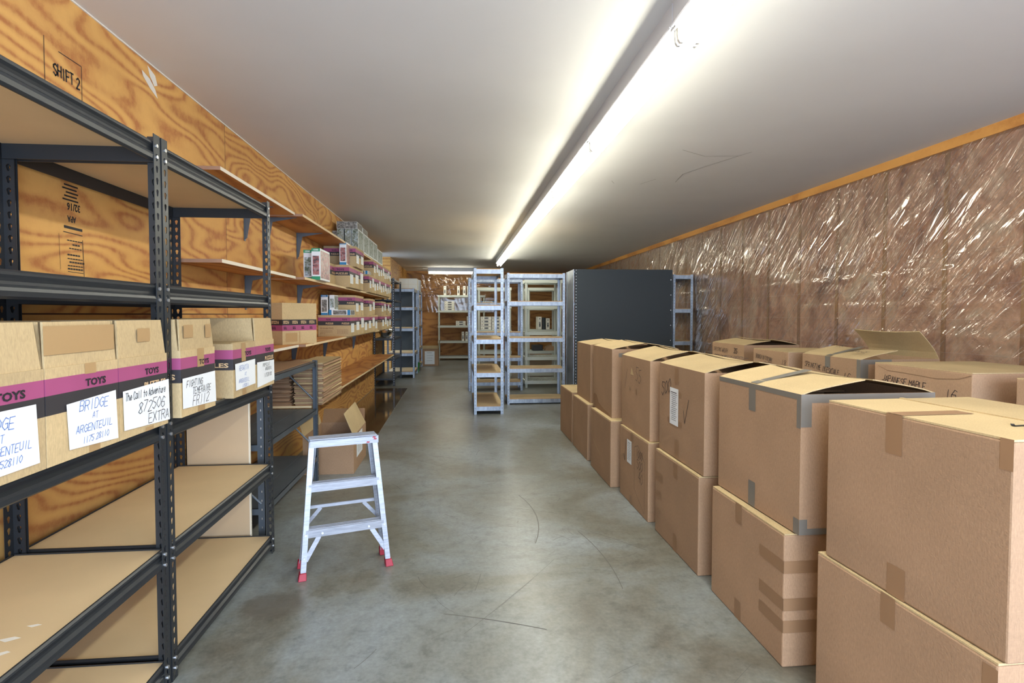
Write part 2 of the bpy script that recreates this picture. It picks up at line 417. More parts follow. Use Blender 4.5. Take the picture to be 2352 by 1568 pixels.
G = {'A': '00 26 40;12 32', 'B': '00 06 36 45 33 03;33 42 41 30 00', 'C': '45 26 04 02 10 30 41', 'D': '00 06 26 44 42 20 00',
     'E': '46 06 00 40;03 33', 'F': '46 06 00;03 33', 'G': '45 26 04 02 20 41 43 23', 'H': '00 06;40 46;03 43', 'I': '20 26',
     'J': '46 42 20 01', 'K': '00 06;46 03 40', 'L': '06 00 40', 'M': '00 06 23 46 40', 'N': '00 06 40 46', 'O': '20 02 04 26 44 42 20',
     'P': '00 06 36 45 44 33 03', 'Q': '20 02 04 26 44 42 20;22 40', 'R': '00 06 36 45 44 33 03;23 40', 'S': '45 26 05 04 42 41 20 01',
     'T': '20 26;06 46', 'U': '06 01 20 41 46', 'V': '06 20 46', 'W': '06 10 24 30 46', 'X': '00 46;06 40', 'Y': '06 23 46;23 20', 'Z': '06 46 00 40',
     '0': '20 02 04 26 44 42 20', '1': '20 26', '2': '05 26 45 44 00 40', '3': '06 46 23 42 20 01', '4': '30 36 02 42', '5': '46 06 04 33 42 20 01',
     '6': '45 26 03 01 20 41 33 03', '7': '06 46 10', '8': '23 05 26 45 23 01 20 41 23', '9': '43 13 05 26 45 43 20', '-': '03 43', '/': '00 46', '.': '20 21',
     'a': '44 04 01 00 30 44 40', 'c': '44 24 02 01 20 41', 'd': '46 40 10 02 14 43', 'e': '02 42 34 13 01 20 41', 'h': '00 06;03 24 42 40', 'i': '20 24',
     'l': '20 26', 'n': '00 04;02 24 42 40', 'o': '20 02 24 42 20', 'r': '00 04;02 34', 't': '26 20;04 44', 'u': '04 01 20 41;44 40', 'v': '04 20 44', ' ': ''}
def hand(mb, fr, txt, a0, b0, size, w=.004, off=.0016, mi=0, slant=.18, rise=0., wide=.62, jit=.035):
    rg = random.Random(hash_str(txt)); x = a0
    for ch in txt:
        adv = size * wide * (1.28 if ch != ' ' else .8)
        dy = rg.uniform(-.06, .06) * size
        for st in G.get(ch, '').split(';'):
            if not st: continue
            pts = []
            for p in st.split():
                gx = int(p[0]) / 4 + rg.uniform(-jit, jit); gy = int(p[1]) / 6 + rg.uniform(-jit, jit)
                pts.append((x + gx * size * wide + gy * size * slant, b0 + dy + gy * size + rise * (x - a0)))
            for (ax, ay), (bx, by) in zip(pts, pts[1:]):
                L = math.hypot(bx - ax, by - ay) or 1e-6; tx, ty = (bx - ax) / L * w * .35, (by - ay) / L * w * .35; nx, ny = -(by - ay) / L * w / 2, (bx - ax) / L * w / 2
                mb.quad(fr.p(ax - tx + nx, ay - ty + ny, off), fr.p(ax - tx - nx, ay - ty - ny, off), fr.p(bx + tx - nx, by + ty - ny, off), fr.p(bx + tx + nx, by + ty + ny, off), mi)
        x += adv
def hash_str(s_): return sum((i + 3) * ord(c) for i, c in enumerate(s_))
def line(mb, fr, pts, w=.004, off=.0016, mi=0):
    for (ax, ay), (bx, by) in zip(pts, pts[1:]):
        L = math.hypot(bx - ax, by - ay) or 1e-6; nx, ny = -(by - ay) / L * w / 2, (bx - ax) / L * w / 2
        mb.quad(fr.p(ax + nx, ay + ny, off), fr.p(ax - nx, ay - ny, off), fr.p(bx - nx, by - ny, off), fr.p(bx + nx, by + ny, off), mi)
ORD = ['nearest', 'second', 'third', 'fourth', 'fifth', 'sixth', 'seventh', 'eighth', 'ninth', 'tenth', 'eleventh', 'twelfth']

# ================================================================ THE ROOM
XL, XR, HC, YF, YB = -1.49, 3.46, 2.48, 16.2, -2.4
struct('floor', MB().box(-4.0, YB - .5, -.1, XR + .3, YF + .3, 0), 'floor')
struct('ceiling', MB().box(XL - .25, YB, HC, XR + .15, YF + .15, HC + .1), 'ceiling')
DW0, DW1 = 11.4, 12.3
struct('wall_left', MB().box(XL - .12, YB, 0, XL, DW0, HC), 'ply_wall')
struct('wall_left_far', MB().box(XL - .12, DW1, 0, XL + .06, YF, HC).box(XL - .14, DW1 - .04, 0, XL + .065, DW1, HC), 'ply_wall')
struct('wall_far', MB().box(XL - .12, YF, 0, XR + .15, YF + .12, HC), 'osb')
struct('wall_back', MB().box(XL - .12, YB - .12, 0, -1.35, YB, HC).box(3.0, YB - .12, 0, XR + .15, YB, HC).box(-1.35, YB - .12, 2.35, 3.0, YB, HC), 'ply_wall')
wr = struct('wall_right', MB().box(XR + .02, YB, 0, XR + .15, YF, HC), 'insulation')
for k in range(26):
    y = 2.0 + .58 * k
    o = MB().box(XR + .010, y, 0, XR + .03, y + .034, HC - .07).build('wall_stud', 'stud')
    o['kind'] = 'structure'
struct('trim_1', MB().box(XR - .045, YB, HC - .068, XR + .02, YF, HC), 'trim_wood')
struct('trim_2', MB().box(XL, .4, HC - .006, XL + .006, 11.3, HC), 'caulk')
# plastic film on the right wall, folded and hanging
def film_mesh():
    y0, y1, z0, z1 = 1.6, 16.0, .02, HC - .05
    ny, nz = 600, 112; vs = []; creases = [1.56, 1.33, 1.10, .87, .64]
    for j in range(nz + 1):
        z = z0 + (z1 - z0) * j / nz
        for i in range(ny + 1):
            y = y0 + (y1 - y0) * i / ny
            s_ = (y + z) * .7071; t_ = (y - z) * .7071
            d = noise.noise((s_ * 2.6, t_ * .55, 3.1)) * .022 + (1 - abs(noise.noise((s_ * 6.5, t_ * .8, 9.7))) * 2) * .008
            if y > 7: d += noise.noise((y * 5.0, z * 4.0, 1.0)) * .01
            att = min(1, (z1 - z) / .12); d *= att
            for c in creases:
                if abs(z - c + .02 * noise.noise((y * .4, c, 0))) < .012: d += .006
            vs.append((XR - .035 - d, y, z))
    fs = [(j * (ny + 1) + i, (j + 1) * (ny + 1) + i, (j + 1) * (ny + 1) + i + 1, j * (ny + 1) + i + 1) for j in range(nz) for i in range(ny)]
    return MB().add(vs, fs)
o = film_mesh().build('plastic_sheet', 'film', smooth=True)
tag(o, 'clear wrinkled plastic film stapled over the pink insulation of the right wall', 'plastic sheet')
def film_far():
    y = YF - .03; x0, x1, z0, z1 = XL + .1, 1.02, 1.32, 2.42; nx, nz = 150, 90; vs = []
    for j in range(nz + 1):
        z = z0 + (z1 - z0) * j / nz
        for i in range(nx + 1):
            x = x0 + (x1 - x0) * i / nx
            d = noise.noise((x * 6 + z * 2.0, z * 1.3, 0)) * .03 * min(1, (z1 - z) / .2 + .2)
            if z < 1.75: d *= .12
            vs.append((x, y - .01 - abs(d), z))
    fs = [(j * (nx + 1) + i, j * (nx + 1) + i + 1, (j + 1) * (nx + 1) + i + 1, (j + 1) * (nx + 1) + i) for j in range(nz) for i in range(nx)]
    return MB().add(vs, fs)
tag(film_far().build('plastic_sheet', 'film_far', smooth=True), 'crumpled plastic film over the brown board of the far end wall', 'plastic sheet')
# marks on walls and ceiling
fr = Frame((XL, 0, 0), (0, 1, 0), (0, 0, 1))
mb = MB()
for pts in ([(2.93, 2.462), (3.0, 2.44), (3.02, 2.40), (2.99, 2.385), (2.95, 2.42)], [(2.88, 2.42), (2.95, 2.405), (3.0, 2.37), (3.02, 2.335), (2.95, 2.36), (2.89, 2.395)]):
    mb.add([fr.p(a, b, .0015) for a, b in pts], [tuple(range(len(pts)))])
mb.build('paint_patch', 'caulk')['kind'] = 'structure'
mb = MB()
hand(mb, fr, 'SHIFT 2', 2.282, 2.150, .042, .0065, slant=0, wide=.42)
line(mb, fr, [(2.235, 2.27), (2.235, 2.09)], .003); line(mb, fr, [(2.31, 2.245), (2.44, 2.245), (2.44, 2.075)], .003); line(mb, fr, [(2.25, 2.085), (2.41, 2.085)], .003)
text_in(mb, fr, '32/16', 2.335, 1.66, .075, .03, flip=True, bold=.03)
text_in(mb, fr, 'APA', 2.335, 1.615, .05, .025, flip=True, bold=.03)
for k in range(5): line(mb, fr, [(2.31 + .01 * (k % 3), 1.70 + .014 * k), (2.40 - .008 * (k % 2), 1.70 + .014 * k)], .006)
line(mb, fr, [(2.315, 1.595), (2.42, 1.593)], .01); line(mb, fr, [(2.31, 1.575), (2.42, 1.572)], .003)
line(mb, fr, [(2.285, 1.565), (2.29, 1.43)], .0015); line(mb, fr, [(2.42, 1.555), (2.425, 1.40)], .003)
for k, (a, b, c) in enumerate([(2.33, 2.415, 1.545), (2.36, 2.40, 1.53), (2.34, 2.405, 1.515), (2.33, 2.40, 1.49), (2.33, 2.41, 1.475), (2.34, 2.42, 1.462), (2.33, 2.42, 1.448), (2.33, 2.42, 1.436)]):
    x = a
    while x < b: line(mb, fr, [(x, c), (x + .012, c)], .006 if k % 2 else .004); x += .015
line(mb, fr, [(2.33, 1.425), (2.42, 1.423)], .002); line(mb, fr, [(2.34, 1.392), (2.42, 1.388)], .004)
line(mb, fr, [(2.58, 1.405), (2.95, 1.385)], .005)
mb.build('mill_stamp', 'ink')['kind'] = 'structure'
fc = Frame((0, 0, HC), (1, 0, 0), (0, -1, 0))
mb = MB()
line(mb, fc, [(1.66, -4.1), (1.9, -4.25), (2.15, -4.22)], .004); line(mb, fc, [(2.2, -4.1), (2.05, -4.5), (1.95, -4.8), (2.0, -5.1)], .004)
line(mb, fc, [(1.7, -5.2), (1.78, -5.0)], .004); line(mb, fc, [(1.4, -5.1), (1.45, -5.2)], .003)
mb.build('ceiling_scuff', 'tape_grey')['kind'] = 'structure'
ff = Frame((0, 0, 0), (1, 0, 0), (0, 1, 0)); mb = MB(); rg = random.Random(12)
def arc(x, y, a, L, bend, w_, n=9):
    pts = []
    for i in range(n):
        pts.append((x, y)); x += math.cos(a) * L / n; y += math.sin(a) * L / n; a += bend / n
    line(mb, ff, pts, w_, .0006)
for (x, y, a, L, b, w_) in ((.42, 3.05, 1.3, .95, .7, .006), (.62, 3.5, 2.6, .35, .3, .003), (.50, 3.9, .1, .5, .3, .003), (.55, 3.6, -.2, .38, -.2, .004), (.75, 2.5, 1.5, .8, .4, .004), (.02, 2.2, .9, .9, .1, .002), (.35, 2.2, 2.7, .5, .2, .005), (-.05, 4.6, 2.3, .5, .1, .003), (1.0, 2.9, 2.2, .5, .2, .003), (.1, 4.9, 2.9, .35, -.5, .003)): arc(x, y, a, L, b, w_)
for k in range(60):
    x, y = rg.uniform(-.6, 1.0), rg.uniform(1.7, 5.2)
    if x < -.15 and y < 3.1 and y > 2.5: continue
    arc(x, y, rg.uniform(0, 3.1), rg.uniform(.03, .22), rg.uniform(-.6, .6), rg.uniform(.0012, .003), 5)
mb.build('floor_scratches', 'floor_scratch')['kind'] = 'structure'

# ---------------------------------------------------------------- ceiling light strip
def light_fixture(length, label, loc, rotz=0):
    t = thing('tube_light', label, 'light fixture', loc, rotz, 'fluorescent fixtures in the long ceiling strip')
    L = length
    MB().prism([(-.062, 0), (-.062, -.082), (-.074, -.094), (-.070, -.098), (.070, -.098), (.074, -.094), (.062, -.082), (.062, 0)], lambda a, b: (a, .004, b), lambda a, b: (a, L - .004, b)).build('housing', 'housing', t)
    for x in (-.032, .032):
        MB().tube((x, .03, -.137), (x, L - .03, -.137), .0165, 8).build('fluorescent_tube', 'tube', t, smooth=True)
    for y in (.002, L - .027):
        e = MB()
        e.box(-.06, y, -.105, .06, y + .025, -.095)
        for x in (-.032, .032): e.prism([(x - .017, -.10), (x - .014, -.15), (x - .006, -.162), (x + .006, -.162), (x + .014, -.15), (x + .017, -.10)], lambda a, b: (a, y + .004, b), lambda a, b: (a, y + .018, b))
        e.build('lamp_holder', 'white_plastic', t)
    return t
PITCHL = 1.47
fx = light_fixture(PITCHL, 'tube light fixture, nearest of the long ceiling strip above the boxes', (.903, .72, HC))
copy_thing(fx, (.903, .72 - PITCHL, HC), 'unseen tube light fixture added behind the camera to light the near boxes')  # extra fixture out of view, added to brighten the near end
for k in range(1, 8):
    copy_thing(fx, (.903, .72 + PITCHL * k, HC), 'lit twin tube fixture, %s along the long ceiling strip from the near end' % ORD[k])
t = light_fixture(1.2, 'tube light fixture hung crosswise by the far end wall', (.42, 15.0, HC), R(90))
t['group'] = 'cross light'; del t['group']

# ================================================================ SHELVING
def keyhole_flange(H, wdt=.038, pitch=.0381, th=.002):
    """flat strip in x (width) and z (height), real keyholes, thickness along y"""
    n = int((H - .02) / pitch); mb = MB()
    cell = [(0, 0), (wdt, 0), (wdt, pitch), (0, pitch)]
    cx = wdt * .52; hole = []
    for i in range(9):
        a = R(-35 + 250 * i / 8); hole.append((cx + .0072 * math.cos(a), pitch * .62 + .0072 * math.sin(a)))
    hole += [(cx - .0036, pitch * .25), (cx, pitch * .19), (cx + .0036, pitch * .25)]
    tri = tessellate_polygon([[Vector((x, y, 0)) for x, y in cell], [Vector((x, y, 0)) for x, y in hole]])
    pts = cell + hole
    nh = len(hole)
    for k in range(n):
        z0 = k * pitch
        for yy, rev in ((0, False), (th, True)):
            mb.add([(x, yy, z0 + z) for x, z in pts], [t_[::-1] if rev else t_ for t_ in tri])
        mb.add([(x, 0, z0 + z) for x, z in hole] + [(x, th, z0 + z) for x, z in hole], [(i, (i + 1) % nh, nh + (i + 1) % nh, nh + i) for i in range(nh)])
    mb.box(0, 0, n * pitch, wdt, th, H)
    mb.box(-.0005, 0, 0, .0005, th, H); mb.box(wdt - .0005, 0, 0, wdt + .0005, th, H)
    return mb
def keyhole_post(H):
    a = keyhole_flange(H); mb = MB(); mb.v = list(a.v); mb.f = list(a.f); mb.m = list(a.m)
    b = len(mb.v); mb.v += [(y, x, z) for x, y, z in a.v]; mb.f += [tuple(b + i for i in f) for f in a.f]; mb.m += a.m
    return mb
BEAM = [(0, 0), (.004, -.001), (.0085, -.006), (.0085, -.012), (.003, -.019), (.0005, -.026), (.001, -.033), (.010, -.040), (.012, -.048), (.011, -.060), (.004, -.066), (0, -.066)]
def ring_beams(mb_fn, parent, x0, y0, x1, y1, z, prof, mat, inset=0):
    """four beams round a shelf level as separate parts; prof is (outward, up)"""
    a = MB().prism(prof, lambda o_, u_: (x1 + o_, y0 + .003, z + u_), lambda o_, u_: (x1 + o_, y1 - .003, z + u_))
    a.build('shelf_beam', mat, parent, fix=True)
    a = MB().prism(prof, lambda o_, u_: (x0 - o_, y0 + .003, z + u_), lambda o_, u_: (x0 - o_, y1 - .003, z + u_))
    a.build('shelf_beam', mat, parent, fix=True)
    a = MB().prism(prof, lambda o_, u_: (x0, y0 - o_, z + u_), lambda o_, u_: (x1, y0 - o_, z + u_)); a.build('shelf_beam', mat, parent, fix=True)
    a = MB().prism(prof, lambda o_, u_: (x0, y1 + o_, z + u_), lambda o_, u_: (x1, y1 + o_, z + u_)); a.build('shelf_beam', mat, parent, fix=True)
POST_BLACK = keyhole_post(1.845).mesh('keyhole_post', ['black_metal'])
def black_rack(label, x0, x1, y0, y1, levels):
    W, L = x1 - x0, y1 - y0
    t = thing('shelving_rack', label, 'shelving rack', (x0, y0, 0), 0, 'black keyhole racks on the left')
    for (x, y, rz) in ((0, 0, 0), (W, 0, 90), (W, L, 180), (0, L, 270)):
        link('post', POST_BLACK, t, (x, y, 0), R(rz))
    for z in levels:
        ring_beams(None, t, .010, .014, W - .013, L - .014, z, BEAM, 'black_metal')
        MB().box(.012, .012, z - .018, W - .018, L - .012, z - .005).build('shelf_board', 'mdf', t)
        for yy in (.022, L - .022):
            for dz in (-.016, -.052): MB().tube((W - .001, yy, z + dz), (W + .004, yy, z + dz), .006, 8).build('screw', 'screw', t)
    return t
black_rack('black keyhole steel rack nearest the camera with bare lower shelves', -1.462, -.978, .90, 1.990, (1.825, 1.36, .905, .475, .09))
rb = black_rack('black keyhole steel rack standing just behind the nearest one', -1.462, -.978, 2.0, 3.085, (1.825, 1.36, .905, .475, .09))
# flakes of white paint on the near rack's low board
mb = MB()
for (x, y, a, b) in ((-1.09, 1.46, .05, .012), (-1.06, 1.40, .03, .010), (-1.075, 1.52, .035, .008), (-1.05, 1.15, .05, .012)):
    mb.add([(x - a / 2, y, .4705), (x, y - b, .4705), (x + a / 2, y + b * .4, .4705), (x + .1 * a, y + b, .4705)], [(0, 1, 2, 3)])
tag(mb.build('paint_flakes', 'caulk'), 'small flakes of white paint on the low shelf of the nearest black rack', 'paint flakes', kind='stuff')

def slot_post(H, wdt=.036, th=.003, pitch=.042, slots=True):
    mb = MB().box(0, 0, 0, wdt, th, H).box(0, 0, 0, th, wdt, H)
    if slots:
        z = .03
        while z < H - .02:
            for (a, b) in ((.018, 0), (0, .018)):
                if a: mb.quad((a - .003, -.0004, z), (a + .003, -.0004, z), (a + .003, -.0004, z + .011), (a - .003, -.0004, z + .011), 1)
                else: mb.quad((-.0004, b + .003, z), (-.0004, b - .003, z), (-.0004, b - .003, z + .011), (-.0004, b + .003, z + .011), 1)
            z += pitch
    return mb
_P = {}
def rack(label, x0, x1, y0, y1, H, levels, mat='zinc', beam=.055, board='mdf', group='galvanised racks in mid room', back=None, name='shelving_rack', boardth=.01, pw=.036):
    W, L = x1 - x0, y1 - y0; key = (H, mat, pw)
    t = thing(name, label, 'shelving rack', (x0, y0, 0), 0, group)
    if key not in _P: _P[key] = slot_post(H, pw).mesh('slot_post', [mat, 'hole' if mat == 'zinc' else 'screw'])
    for (x, y, rz) in ((0, 0, 0), (W, 0, 90), (W, L, 180), (0, L, 270)): link('post', _P[key], t, (x, y, 0), R(rz))
    prof = [(0, 0), (.002, 0), (.002, -beam), (-.010, -beam), (-.010, -beam + .002), (0, -beam + .002)]
    for z in levels:
        ring_beams(None, t, .004, .004, W - .004, L - .004, z, prof, mat)
        MB().box(.006, .006, z - .004, W - .006, L - .006, z + boardth, 0, sides=(1, 1, 1, 1)).build('shelf_board', [board, 'mdf_edge' if board == 'mdf' else board], t)
    if back:
        for (a, b, c, d) in back:
            MB().box(a, b, .08, c, d, H - .03).build('back_panel', 'panel_dark', t)
    return t
rack('tall narrow galvanised rack standing end-on in mid floor', .195, .57, 7.10, 8.32, 1.84, (1.825, 1.37, .945, .525, .10))
rack('wide galvanised rack beside the end-on one, boards showing at each level', .68, 1.50, 7.86, 8.28, 1.84, (1.825, 1.44, .93, .50, .072))
rack('galvanised rack standing behind the narrow end-on rack', .17, 1.065, 9.30, 9.72, 1.86, (1.845, 1.45, .962, .545, .14))
rack('galvanised rack against the plastic wall right of the charcoal cabinet', 3.10, 3.40, 7.95, 8.9, 1.84, (1.83, 1.34, .87, .45, .09))
rack('black metal rack at the far end of the left wall bench', -1.48, -1.11, 10.10, 11.32, 1.90, (1.885, 1.52, 1.175, .835, .475, .13), 'black_metal', .03, 'grey_metal', 'far racks by left wall', boardth=.003)
rack('galvanised rack with charcoal back, first of the far left pair', -1.40, -.86, 11.36, 12.26, 1.78, (1.765, 1.40, .985, .49, .12), group='far racks by left wall', back=[(.04, .88, .50, .895)])
rack('galvanised rack with charcoal back and puzzles, farther of the far left pair', -1.38, -.86, 12.75, 13.85, 1.80, (1.785, 1.40, 1.0, .50, .12), group='far racks by left wall', back=[(.04, .035, .50, .045), (.03, .05, .04, 1.05)])

# charcoal backed cabinet
t = thing('metal_cabinet', 'large charcoal sheet-metal cabinet with galvanised side seen from behind', 'cabinet', (1.585, 7.66, 0), -.02)
W, L, H = 1.38, .62, 1.88
MB().box(.012, 0, .05, W, .004, H).build('back_panel', 'panel_dark', t)
MB().box(0, .003, .05, .002, L, H).box(-.006, .003, .02, 0, .04, H).box(-.006, L - .06, .02, 0, L - .02, H).build('side_panel', 'zinc', t, label='galvanised steel side')
MB().box(W, .003, .05, W + .002, L, H).build('side_panel', 'zinc', t)
rv = MB()
for k in range(44):
    for x in (.028, W - .02):
        z = .06 + k * .042
        if x < .1 or k % 5 == 0: rv.tube((x, -.0025, z), (x, 0, z), .0045 if x < .1 else .006, 6)
rv.build('rivets', 'screw', t)
for z in (1.86, 1.42, .97, .52, .10): MB().box(.004, .006, z - .03, W - .002, L, z).build('shelf', 'grey_metal', t)
for x in (0, W - .03): MB().box(x, .006, 0, x + .03, .036, .05).build('foot', 'zinc', t)
for x in (0, W - .03): MB().box(x, L - .036, 0, x + .03, L - .006, .05).build('foot', 'zinc', t)

# pale resin shelving
def resin_shelf(label, x0, x1, y0, y1, levels, H):
    t = thing('resin_shelving', label, 'shelving unit', (x0, y0, 0), 0, 'pale resin shelving'); W, L = x1 - x0, y1 - y0
    for x in (.028, W - .028):
        for y in (.028, L - .028): MB().tube((x, y, 0), (x, y, H), .024, 12).build('post', 'resin', t, smooth=False)
    for z in levels:
        m_ = MB(); m_.box(0, 0, z - .055, W, .018, z).box(0, L - .018, z - .055, W, L, z).box(0, .018, z - .055, .018, L - .018, z).box(W - .018, .018, z - .055, W, L - .018, z)
        k = 0; x = .018
        while x < W - .03:
            m_.box(x, .018, z - .012, x + .012, L - .018, z - .003); x += .024
        for y in (L * .33, L * .66): m_.box(.018, y - .012, z - .03, W - .018, y + .012, z - .003)
        m_.build('shelf', 'resin', t)
    return t
resin_shelf('pale resin vented shelving behind the wide rack, right of the middle', 1.14, 1.79, 9.62, 10.2, (1.855, 1.41, .96, .53, .12), 1.85)
resin_shelf('pale resin vented shelving, farthest behind the wide rack', 1.34, 1.96, 10.9, 11.45, (1.78, 1.40, .965, .55, .12), 1.775)
resin_shelf('pale resin vented shelving behind the narrow rack holding boxed puzzles', .37, 1.03, 10.9, 11.45, (1.78, 1.43, .965, .55, .12), 1.775)
resin_shelf('white resin shelving standing against the far end wall', -.55, .75, 15.62, 16.05, (1.79, 1.37, .955, .53, .11), 1.785)

# dark grey steel unit behind the black racks
t = thing('steel_shelving', 'low dark grey steel shelf unit with diagonal braces beyond the black racks', 'shelving unit', (-1.47, 3.20, 0))
W, L = .41, 1.20
for (x, y, rz) in ((0, 0, 0), (W, 0, 90), (W, L, 180), (0, L, 270)):
    p_ = slot_post(.915, .038, .003, .05).build('post', ['grey_metal', 'screw'], t, (x, y, 0), R(rz))
for z in (.905, .545, .19):
    m_ = MB().box(.003, .003, z - .002, W - .003, L - .003, z).box(W - .006, .003, z - .035, W - .003, L - .003, z).box(.003, .003, z - .035, .006, L - .003, z).box(.003, .003, z - .035, W - .003, .006, z).box(.003, L - .006, z - .035, W - .003, L - .003, z)
    for x in (.13, .27): m_.box(x, .01, z, x + .006, L - .01, z + .0015)
    m_.build('shelf', 'grey_metal', t)
for (za, zb) in ((.86, .60), (.50, .24)):
    MB().tube((.14, L + .004, za), (W - .02, L + .004, zb), .006, 8).build('brace', 'grey_metal', t)
MB().tube((.10, -.004, .50), (W - .02, -.004, .22), .006, 8).build('brace', 'grey_metal', t)
for y in (.0, L):
    MB().add([(W + .004, y + (.035 if y == 0 else -.035), .90), (W + .004, y + (.085 if y == 0 else -.085), .90), (W + .004, y + (.035 if y == 0 else -.035), .80)], [(0, 1, 2)]).build('gusset', 'grey_metal', t)
o = MB().box(-1.42, 3.30, .9072, -1.10, 4.34, .912).build('cardboard_sheet', 'kraft_in', rotz=0)
tag(o, 'flat sheet of cardboard lying on the low grey steel unit', 'cardboard')

# pale laminated board behind the second black rack
o = MB().box(-1.42, 3.10, 0.0, -1.108, 3.116, 1.08, 0).box(-1.108, 3.10, 0, -1.103, 3.116, 1.08, 1).build('laminate_board', ['laminate', 'white_edge'])
tag(o, 'pale laminated board standing upright between black rack and grey unit', 'board')

# ---------------------------------------------------------------- wall shelves on the left
def wall_shelf(label, x1, y0, y1, z, th=.019, brackets=(), edge='ply_edge', x0=XL + .002):
    t = thing('wall_shelf', label, 'wall shelf', (x0, y0, z), 0, 'plywood wall shelves')
    W, L = x1 - x0, y1 - y0
    MB().box(0, 0, -th, W, L, 0, 0, sides=(2, 1, 1, 1)).build('board', ['ply_shelf', edge, 'ply_raw'], t)
    for yb in brackets:
        y = yb - y0
        b = MB().box(.0, y - .012, -th - .003, W * .78, y + .012, -th).box(0, y - .012, -th - .24, .004, y + .012, -th)
        b.prism([(0.004, -th - .003), (W * .74, -th - .003), (.05, -th - .035), (.018, -th - .22), (.004, -th - .23)], lambda a, c: (a, y - .002, c), lambda a, c: (a, y + .002, c))
        b.build('bracket', 'grey_metal', t)
    return t
wall_shelf('empty top wall shelf, near length above the black rack', -1.235, 3.12, 4.48, 2.035, brackets=(4.15,), edge='white_edge')
wall_shelf('long top wall shelf carrying stacked puzzle boxes', -1.19, 4.53, 9.5, 2.035, brackets=(4.6, 5.45))
wall_shelf('empty middle wall shelf, near length behind the black rack', -1.235, 3.12, 4.48, 1.552, brackets=(4.15,), edge='white_edge')
wall_shelf('long middle wall shelf loaded with two tiers of cartons', -1.19, 4.57, 10.02, 1.552, brackets=(5.45,))
wall_shelf('short lower wall shelf, near length beneath the upside-down carton', -1.235, 3.12, 4.54, 1.025, brackets=(3.4,), edge='white_edge')
wall_shelf('long lower wall shelf loaded with two tiers of cartons', -1.19, 4.57, 10.02, 1.025, brackets=(5.25, 6.45, 8.2))
# bench
t = thing('plywood_bench', 'low plywood bench with boarded front along the left wall', 'bench', (XL + .002, 4.41, 0))
MB().box(0, 0, .549, .375, 5.60, .567, 0, sides=(1, 1, 1, 1)).build('bench_top', ['ply_shelf', 'ply_edge'], t)
MB().box(.0, .02, 0, .05, 5.5, .549, 0).build('support_panel', 'ply_wall', t)

# ================================================================ BIG KRAFT BOXES (right)
def kraft_box(label, x, y, z, w_, l_, h, top='flat', group='large kraft boxes stacked on the right', rotz=0, lift=.055, face_lean=0, mats=('kraft', 'kraft_pale_lit'), rlift=None, rlen=None):
    """origin at the near left bottom corner; w_ along x, l_ along y"""
    t = thing('cardboard_box', label, 'box', (x, y, z), rotz, group); T = .005
    if top == 'flat':
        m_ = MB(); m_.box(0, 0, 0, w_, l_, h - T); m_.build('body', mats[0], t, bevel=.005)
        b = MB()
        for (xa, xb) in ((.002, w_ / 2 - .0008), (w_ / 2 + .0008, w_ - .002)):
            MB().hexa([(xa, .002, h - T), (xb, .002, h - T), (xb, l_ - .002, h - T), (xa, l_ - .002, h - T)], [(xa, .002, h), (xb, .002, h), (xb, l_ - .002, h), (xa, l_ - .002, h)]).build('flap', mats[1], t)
    else:
        m_ = MB(); m_.box(0, 0, 0, w_, l_, T)
        m_.box(0, 0, T, T, l_, h).box(w_ - T, 0, T, w_, l_, h).box(T, 0, T, w_ - T, T, h).box(T, l_ - T, T, w_ - T, l_, h)
        m_.build('body', mats[0], t)
        fw = w_ / 2 - .01
        # lifted long flaps, slightly curled
        def flap(x0, sgn, lf, fw_):
            n = 6; lo = []; hi = []; mbf = MB(); pts = []
            for i in range(n + 1):
                s_ = i / n; pts.append((x0 + sgn * fw_ * s_ * math.cos(lf / fw_), h + lf * (s_ ** .75)))
            nj = 6
            for i in range(n):
                (xa, za), (xb, zb) = pts[i], pts[i + 1]
                for j in range(nj):
                    ya, yb = .002 + (l_ - .004) * j / nj, .002 + (l_ - .004) * (j + 1) / nj
                    bow = lambda yy, s_: -.010 * s_ * math.sin(math.pi * yy / l_)
                    s0, s1 = i / n, (i + 1) / n
                    q = [(xa, ya, za + bow(ya, s0)), (xb, ya, zb + bow(ya, s1)), (xb, yb, zb + bow(yb, s1)), (xa, yb, za + bow(yb, s0))]
                    mbf.hexa([(a, b, c - .004) for a, b, c in q], q)
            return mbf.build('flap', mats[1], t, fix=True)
        flap(.001, 1, lift, fw)
        flap(w_ - .001, -1, lift if rlift is None else rlift, fw if rlen is None else rlen)
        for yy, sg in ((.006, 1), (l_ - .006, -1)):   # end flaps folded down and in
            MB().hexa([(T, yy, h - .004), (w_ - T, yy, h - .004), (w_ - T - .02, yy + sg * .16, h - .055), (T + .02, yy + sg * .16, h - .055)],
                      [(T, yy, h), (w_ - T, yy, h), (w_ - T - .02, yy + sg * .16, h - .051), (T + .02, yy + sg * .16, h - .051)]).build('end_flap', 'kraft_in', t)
    return t
def side(l_): return Frame((0, l_, 0), (0, -1, 0), (0, 0, 1))       # the face towards the aisle
def tape(parent, spec, mat='tape_brown', name='packing_tape'):
    for s_ in spec: MB().add(s_, [(0, 1, 2, 3)]).build(name, mat, parent)
def tq(fr, a0, b0, a1, b1, off=.0008): return [fr.p(a0, b0, off), fr.p(a1, b0, off), fr.p(a1, b1, off), fr.p(a0, b1, off)]
NEAR = Frame((0, 0, 0), (1, 0, 0), (0, 0, 1))
BW = .51
